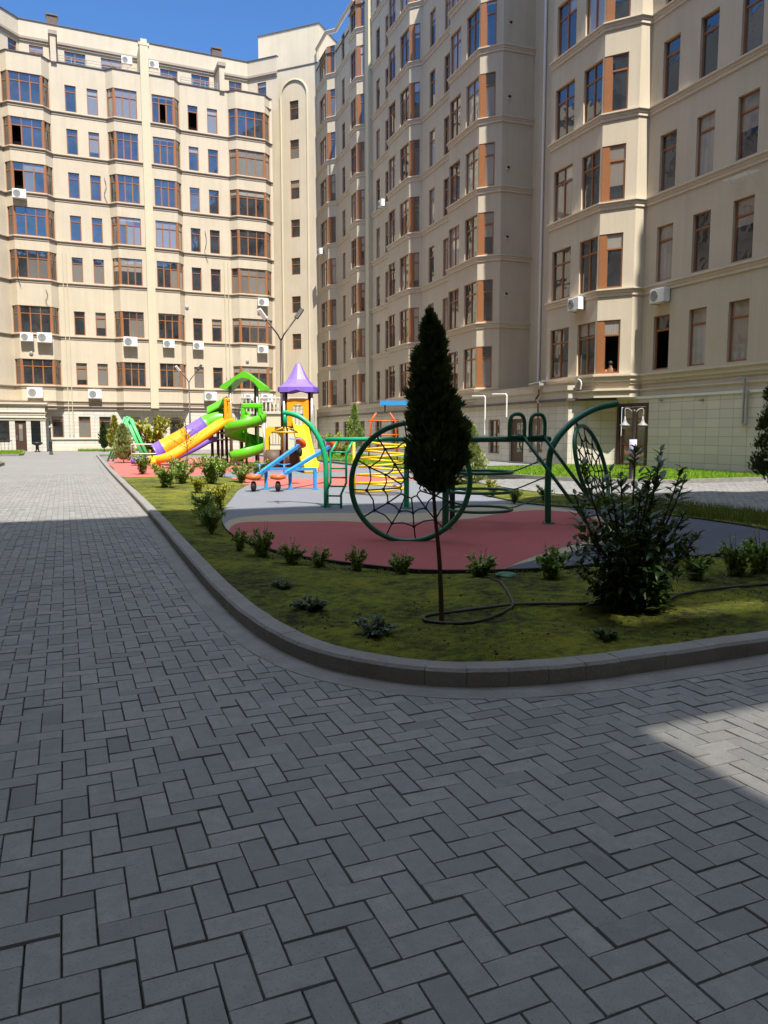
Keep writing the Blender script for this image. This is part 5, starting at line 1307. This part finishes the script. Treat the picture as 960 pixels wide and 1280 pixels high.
def arch_panel(o_t, a0, a1, b, z0, z1, hole_w, hole_h, m, nm, T):
    """plastic panel with an arched doorway"""
    mb = MB(); am = (a0+a1)/2; inner = [(am-hole_w/2, z0), (am-hole_w/2, z0+hole_h-hole_w/2)]+[(am-hole_w/2*math.cos(x), z0+hole_h-hole_w/2+hole_w/2*math.sin(x)) for x in np.linspace(.3, math.pi-.3, 6)]+[(am+hole_w/2, z0+hole_h-hole_w/2), (am+hole_w/2, z0)]
    k_ = len(inner); outer_ = [(a0, z0), (a0, z0+(z1-z0)*.5)]+[(a0+(a1-a0)*i/(k_-5), z1-(.06 if i in (0, k_-5) else 0)) for i in range(k_-4)]+[(a1, z0+(z1-z0)*.5), (a1, z0)]
    for bb, sgn in ((b-.05, 1), (b+.05, -1)):
        mb.add([T(a, bb, z) for a, z in outer_]+[T(a, bb, z) for a, z in inner], [(i, i+1, k_+i+1, k_+i) if sgn > 0 else (i, k_+i, k_+i+1, i+1) for i in range(k_-1)])
    for L_ in (outer_, inner):
        mb.add([T(a, b-.05, z) for a, z in L_]+[T(a, b+.05, z) for a, z in L_], [(i, i+1, k_+i+1, k_+i) for i in range(k_-1)])
    return mb.build(nm, m, o_t)
arch_panel(t, .32, 1.18, -.02, 1.76, 2.86, .44, .88, 'orange_y', 'entry_panel', T)
arch_panel(t, -.72, .08, .9, .55, 1.75, .50, .95, 'yellow', 'play_panel', T)
mb = MB(); mb.sweep(U_(.60, .22, .05), catmull([T(.80, .05, 1.80), T(.84, -.2, 1.76), T(.95, -.65, 1.42), T(1.15, -1.35, .82), T(1.33, -1.95, .36), T(1.42, -2.25, .24), T(1.52, -2.6, .22)], 6)); mb.build('yellow_slide', 'yellow', t, True)
mb = MB(); mb.box(T(1.5, -2.45, .12), (.5, .4, .18), (rv, fv, (0, 0, 1)), .03); mb.build('slide_foot', 'yellow', t)
for a in (-.35, .45): 
    mb = MB(); mb.lathe(T(a, .6, .42), [(.36, -.3), (.40, -.28), (.40, .28), (.36, .3)], 20, rv, cap=False); mb.build('crawl_tunnel', 'slab', t, True)
for a0, a1, b, z0, z1 in ((.2, 1.3, 1.05, 1.8, 2.6), (-.7, .15, 1.3, 1.0, 1.7)):
    mb = MB()
    for zz in (z0, z1): mb.tube([T(a0, b, zz), T(a1, b, zz)], .02, 6)
    for i in range(8): a = a0+(a1-a0)*i/7; mb.tube([T(a, b, z0), T(a, b, z1)], .011, 5)
    mb.build('deck_railing', 'grey_metal', t)
for a, b in ((-.75, .9), (-.75, 1.5), (.0, 1.6)):
    mb = MB(); mb.tube([T(a, b, GZ), T(a, b, 1.9)], .05, 8); mb.build('post', 'grey_metal', t, True)

# ------------------------------------------------ green swing frame, white rail, orange net frame
t = thing('swing_frame', 'bright green A-frame swing at the far end of the play area', 'swing', (3.2, 43, GZ))
apx = [Vector((3.0, 41.0, 2.3)), Vector((3.35, 44.4, 2.3)), Vector((3.7, 47.8, 2.3))]
for i, p in enumerate(apx):
    for s_ in (-.95, .95):
        for e in (-.22, .22):
            mb = MB(); mb.tube([p+rv*e*.5*(1 if s_ > 0 else 1), (p.x+rv.x*(s_+e*.6), p.y+rv.y*(s_+e*.6), GZ)], .05, 8); mb.build('leg', 'swing_green', t, True)
mb = MB(); mb.tube(apx, .055, 8); mb.build('top_bar', 'swing_green', t, True)
for i in (0, 1):
    c = (apx[i]+apx[i+1])/2
    for s_ in (-.55, .55):
        d = (apx[1]-apx[0]).normalized(); m_ = c+d*s_; mb = MB(); mb.box((m_.x, m_.y, .55), (.2, .45, .04), (rv, d, (0, 0, 1))); st_ = mb.build('seat', 'tyre', t)
        mb = MB(); mb.tube([m_+d*.2, (m_.x+d.x*.2, m_.y+d.y*.2, .56)], .012, 5); mb.tube([m_-d*.2, (m_.x-d.x*.2, m_.y-d.y*.2, .56)], .012, 5); mb.build('chain', 'grey_metal', st_)
t = thing('safety_rail', 'low white tube rail between the swing and the tube slide exit', 'railing', (3.3, 38.2, GZ))
mb = MB(); mb.tube([(2.95, 38.3, GZ), (2.95, 38.3, .95), (4.3, 37.7, .95), (4.3, 37.7, GZ)], .03, 8); mb.tube([(2.95, 38.3, .5), (4.3, 37.7, .5)], .022, 6); mb.build('rail', 'white', t, True)
t = thing('net_frame', 'orange climbing frame under a blue beam, in front of the shaded side building', 'climbing frame', (15.4, 35.5, GZ))
b = Vector((14.9, 35.4, 0))
for s_ in (-.75, .75):
    for e in (-.45, .45):
        mb = MB(); mb.tube([b+rv*s_+fv*e+Vector((0, 0, GZ)), b+rv*s_*.8+fv*e+Vector((0, 0, 2.1)), b+rv*s_*.45+fv*e+Vector((0, 0, 2.5))], .035, 8); mb.build('post', 'orange', t, True)
for z in (.7, 1.4, 2.1):
    mb = MB()
    for e in (-.45, .45): mb.tube([b+rv*-.75+fv*e+Vector((0, 0, z)), b+rv*.75+fv*e+Vector((0, 0, z))], .025, 6)
    mb.build('cross_bar', 'orange', t, True)
mb = MB(); mb.beam(b+rv*-.15+Vector((0, 0, 3.0)), b+rv*4.0+Vector((0, 0, 3.0)), .28, .22); mb.build('roof_beam', 'blue', t)
mb = MB(); mb.tube([b+rv*.1+Vector((0, 0, 2.5)), b+rv*.1+Vector((0, 0, 2.95))], .04, 6); mb.tube([b+rv*3.6+Vector((0, 0, GZ)), b+rv*3.6+Vector((0, 0, 2.95))], .05, 8); mb.build('mast', 'brown_metal', t)

# ================================================================== LAMPS, UNITS, SMALL THINGS
def tall_lamp(label, x, y, h, s=1.0):
    t = thing('street_lamp', label, 'street lamp', (x, y, 0), 0, 'double-arm street lamps')
    mb = MB(); mb.lathe((x, y, 0), [(.16, 0), (.16, .04), (.085, .06), (.08, 1.2), (.055, 1.3), (.045, h*.83)], 12); mb.build('pole', 'brown_metal', t, True)
    fork = Vector((x, y, h*.83))
    for sg, dz in ((-1, .0), (1, .25)):
        tip = fork+rv*sg*(.62 if sg > 0 else .58)+fv*(.35*sg)+Vector((0, 0, h*.13+dz*.6)); mb = MB(); mb.tube([fork-Vector((0, 0, .03)), fork+rv*sg*.12+Vector((0, 0, .22)), tip], .032, 8); arm = mb.build('arm', 'brown_metal', t, True)
        d = (tip-fork).normalized(); mb = MB(); mb.box(tip+d*.2, (.20, .07, .52), (rv.cross(d).normalized().cross(d).normalized(), rv.cross(d).normalized(), d), .03); mb.build('lamp_head', 'dark_metal' if sg > 0 else 'white_pl', arm)
tall_lamp('tall brown double-arm street lamp rising beside the purple play tower roof', 8.42, 30.9, 6.4)
tall_lamp('more distant double-arm street lamp behind the tube slide', 8.7, 57.9, 6.3)
def lantern(label, x, y, h, double=True):
    t = thing('garden_lantern', label, 'lamp post', (x, y, 0)); mb = MB()
    mb.lathe((x, y, 0), [(.14, 0), (.14, .06), (.10, .10), (.10, .75), (.12, .80), (.12, .86), (.06, .95), (.045, h*.97), (.07, h), (.02, h+.06)], 12); mb.build('pole', 'dark_metal', t, True)
    for sg in ((-1, 1) if double else (0,)):
        tip = Vector((x, y, h-.02))+rv*.27*sg; mb = MB()
        mb.tube(catmull([(x, y, h-.08), tuple(Vector((x, y, h+.06))+rv*.15*sg), tuple(tip+Vector((0, 0, .08))), tuple(tip-Vector((0, 0, .12)))], 5), .018, 6); arm = mb.build('arm', 'lantern', t, True)
        mb = MB(); mb.lathe(tip-Vector((0, 0, .42)), [(.155, 0), (.145, .03), (.07, .09), (.04, .16), (.015, .30)], 16); mb.build('lamp_shade', 'lantern', arm, True)
        mb = MB(); mb.lathe(tip-Vector((0, 0, .55)), [(.01, .04), (.07, .06), (.085, .10), (.07, .14)], 14); mb.build('globe', 'lantern', arm, True)
    return t
lt = lantern('white twin-lantern garden lamp with a paper bill taped to it, before the brown glazed door', 15.9, 18.2, 2.15)
mb = MB(); c = Vector((15.9, 18.2, 1.0))
mb.sweep([(-.115, -.36), (.115, -.36), (.115, .36), (-.115, .36)], [c-fv*.0-rv*.12-fv*.115, c+rv*.12-fv*.115]) if False else mb.lathe(c-Vector((0, 0, .3)), [(.112, 0), (.112, .6)], 14)
mb.build('paper_bill', 'paper', lt, True)
lantern('slender lantern post in front of the entrance annex', -.9, 57.5, 2.3, False)

# outdoor units on the facades: one model, copied
def ac_model():
    t = thing('air_conditioner', '', 'air conditioner', (0, 0, 0), 0, 'outdoor air conditioner units on the facades')
    mb = MB(); mb.box((0, -.30, 0), (1.0, .40, .70), None, .025); mb.build('casing', 'white_pl', t, local=True)
    mb = MB()
    for rr_ in (.26, .20, .14, .08): mb.tube([(-.17+rr_*math.cos(a), -.512, rr_*math.sin(a)) for a in np.linspace(0, 6.283, 25)[:-1]], .010, 5, closed=True)
    for k_ in range(6): a = k_*math.pi/3; mb.tube([(-.17, -.512, 0), (-.17+.27*math.cos(a), -.512, .27*math.sin(a))], .007, 4)
    mb.lathe((-.17, -.503, 0), [(.27, 0), (.27, .004)], 24, (0, -1, 0)); mb.build('fan_grille', 'grille', t, local=True)
    mb = MB()
    for x in (-.38, .38): mb.box((x, -.25, -.37), (.04, .5, .04)); mb.box((x, -.02, -.22), (.04, .04, .3))
    mb.build('bracket', 'grey_metal', t, local=True)
    return t
spots = [(-2.49, 68.0, 20.15, 0, 1.0, 'lone high white air conditioner halfway up the leftmost bay of the far facade'),
 (-2.45, 68.0, 9.12, 0, .95, 'left one of two white air conditioners side by side under the far left bay window'), (-1.15, 68.0, 9.12, 0, 1.12, 'right one of two white air conditioners side by side under the far left bay window'),
 (5.43, 68.0, 9.10, 0, 1.12, 'white air conditioner under the half bay just left of the cream far pilaster'), (8.56, 68.0, 9.08, 0, .95, 'white air conditioner right of the cream pilaster of the far facade, under the half bay'),
 (11.15, 68.6, 9.08, 0, .92, 'white air conditioner under the narrow windows between pilaster and right far bay'), (16.85, 68.0, 13.1, 0, .95, 'upper white air conditioner of the vertical pair on the right bay of the far facade'),
 (16.75, 68.0, 8.95, 0, .95, 'lower white air conditioner of the vertical pair on the right bay of the far facade'), (-2.05, 68.0, 4.72, 0, 1.15, 'lowest white air conditioner under the far left bay, above the entrance annex'),
 (2.5, 68.6, 4.72, 0, 1.05, 'white air conditioner just above the sunlit ground-floor wall of the far facade'), (12.1, 68.6, 4.72, 0, 1.08, 'white air conditioner left of the lime gable roof, above the ground floor'),
 (15.45, 68.0, 4.62, 0, 1.0, 'white air conditioner seen under the lime gable roof between its posts'), (17.05, 68.0, 4.62, 0, 1.08, 'white air conditioner between the lime gable roof and the street lamp pole'),
 (6.05, 69.6, 32.3, 0, .85, 'rooftop white air conditioner left of the pilaster on the far terrace'), (8.2, 69.6, 32.35, 0, .8, 'rooftop white air conditioner right of the pilaster on the far terrace'),
 (22.35, 67.4, 17.9, -math.pi/2, .75, 'white air conditioner at the far left edge of the shaded side building'), (21.85, 51.7, 17.85, -math.pi/2, .72, 'white air conditioner high on the shaded side building above the thuja tip'),
 (21.2, 27.95, 7.12, -math.pi/2, .78, 'white air conditioner on the sunlit bay of the near right building'), (22.6, 24.35, 7.0, -math.pi/2, .80, 'white air conditioner on the plain near wall just right of the sunlit bay')]
ac = ac_model()
for i, (x, y, z, rz, s, lb) in enumerate(spots):
    if i == 0: ac.location = (x, y, z); ac.rotation_euler = (0, 0, rz); ac['label'] = lb; ac.scale = (s, s, s)
    else: dup(ac, (x, y, z), rz, lb, s)
# folding drying rack on the near wall
t = thing('drying_rack', 'white folding clothes rack fixed high on the plain near right wall', 'drying rack', (22.5, 20.5, 10.4))
for y in (20.9, 20.1):
    mb = MB(); mb.tube([(22.58, y, 10.55), (22.0, y, 10.45)], .016, 6); mb.tube([(22.58, y, 10.2), (22.1, y, 10.45)], .012, 6); mb.build('arm', 'white', t)
mb = MB()
for k_ in range(4): mb.tube([(22.5-.15*k_, 21.1, 10.53-.026*k_), (22.5-.15*k_, 19.9, 10.53-.026*k_)], .010, 5)
mb.build('line', 'white', t)
# small wall fittings on the far facade
for x, z, lb in ((10.3, 12.4, 'small round vent cap above the half bay right of the pilaster'), (-2.2, 7.9, 'small grey vent between two left bay windows low on the far facade'), (15.4, 7.9, 'small grey vent under the right bay window of the far facade')):
    mb = MB(); mb.lathe((x, 67.98 if abs(x-10.3) > 1 else 68.58, z), [(.15, 0), (.15, .06), (.05, .10)], 14, (0, -1, 0)); tag(mb.build('wall_vent', 'grille'), lb, 'vent')
for z, k_ in ((22.9, 'highest'), (19.2, 'second highest'), (15.6, 'middle'), (12.0, 'second lowest'), (9.0, 'lowest')):
    p = Vector((*S(-.72, 1.25), z)); t_ = thing('wall_lamp', k_+' small dark wall fitting on the windowless shaded flank above the climbing frame', 'wall fitting', p, 0, 'fittings on the shaded flank')
    mb = MB(); mb.lathe(p, [(.07, 0), (.07, .05), (.03, .09)], 10, (0, -1, 0)); mb.build('base', 'white_pl', t_); mb = MB(); mb.lathe(p+Vector((0, -.10, .03)), [(.02, -.1), (.06, -.06), (.07, .06), (.02, .1)], 10, (.3, -1, -.5)); mb.build('lamp_head', 'dark_metal', t_)
# bin and planter by the annex
t = thing('litter_bin', 'dark pedestal litter bin beside the entrance annex window', 'bin', (-2.0, 65.4, 0)); mb = MB(); mb.lathe((-2.0, 65.4, 0), [(.22, 0), (.22, .05), (.13, .12), (.12, .5), (.36, .6), (.40, .68), (.40, .76)], 14); mb.build('bowl', 'dark_metal', t, True)
t = thing('metal_railing', 'short dark railing in front of the leftmost annex window', 'railing', (-4.6, 65.7, 0)); mb = MB()
mb.tube([(-5.6, 65.7, .9), (-3.8, 65.7, .9)], .025, 6)
for i in range(8): mb.tube([(-5.6+i*.257, 65.7, 0), (-5.6+i*.257, 65.7, .9)], .014, 5)
mb.build('bars', 'dark_metal', t)

# person behind the open bay window
q_ = rs[3]; pc = Vector(q_.p(.55, RZ[0]-.14, -.40)); nn = Vector((q_.n.x, q_.n.y, 0)); dd = Vector((q_.d.x, q_.d.y, 0))
t = thing('person', 'dark-haired person in an orange top leaning at the open window of the sunlit bay', 'person', pc)
bm_v = [pc+Vector((0, 0, -.35)), pc+Vector((0, 0, .10)), pc+nn*.06+Vector((0, 0, .36)), pc+nn*.09+Vector((0, 0, .46)), pc+nn*.11+Vector((0, 0, .55)), pc+nn*.12+Vector((0, 0, .66)),
        pc+dd*.19+nn*.07+Vector((0, 0, .34)), pc+dd*.24+nn*.16+Vector((0, 0, .10)), pc+dd*.06+nn*.30+Vector((0, 0, .10)), pc-dd*.19+nn*.07+Vector((0, 0, .34)), pc-dd*.24+nn*.16+Vector((0, 0, .10)), pc-dd*.04+nn*.30+Vector((0, 0, .12))]
me = bpy.data.meshes.new('body'); me.from_pydata([tuple(v) for v in bm_v], [(0, 1), (1, 2), (2, 3), (3, 4), (4, 5), (2, 6), (6, 7), (7, 8), (2, 9), (9, 10), (10, 11)], []); me.materials.append(M['skin'])
o = place(me, 'body', t); sk = o.modifiers.new('skin', 'SKIN'); o.modifiers.new('sub', 'SUBSURF').levels = 1; o.modifiers['sub'].render_levels = 1
for v, rr_ in zip(me.skin_vertices[0].data, (.15, .15, .14, .055, .085, .075, .06, .048, .035, .06, .048, .035)): v.radius = (rr_, rr_)
mb = MB(); mb.lathe(pc+nn*.10+Vector((0, 0, .56)), [(.085, 0), (.108, .05), (.105, .12), (.06, .17), (.01, .185)], 14); mb.build('hair', 'hair', t, True)
mb = MB(); mb.lathe(pc+Vector((0, 0, -.3)), [(.16, 0), (.17, .35), (.165, .62), (.09, .74)], 14)
for s_ in (-1, 1): mb.tube([pc+dd*.18*s_+nn*.06+Vector((0, 0, .35)), pc+dd*.25*s_+nn*.16+Vector((0, 0, .10)), pc+dd*.16*s_+nn*.24+Vector((0, 0, .10))], [.08, .068, .055], 10)
mb.build('orange_top', 'cloth_o', t, True)
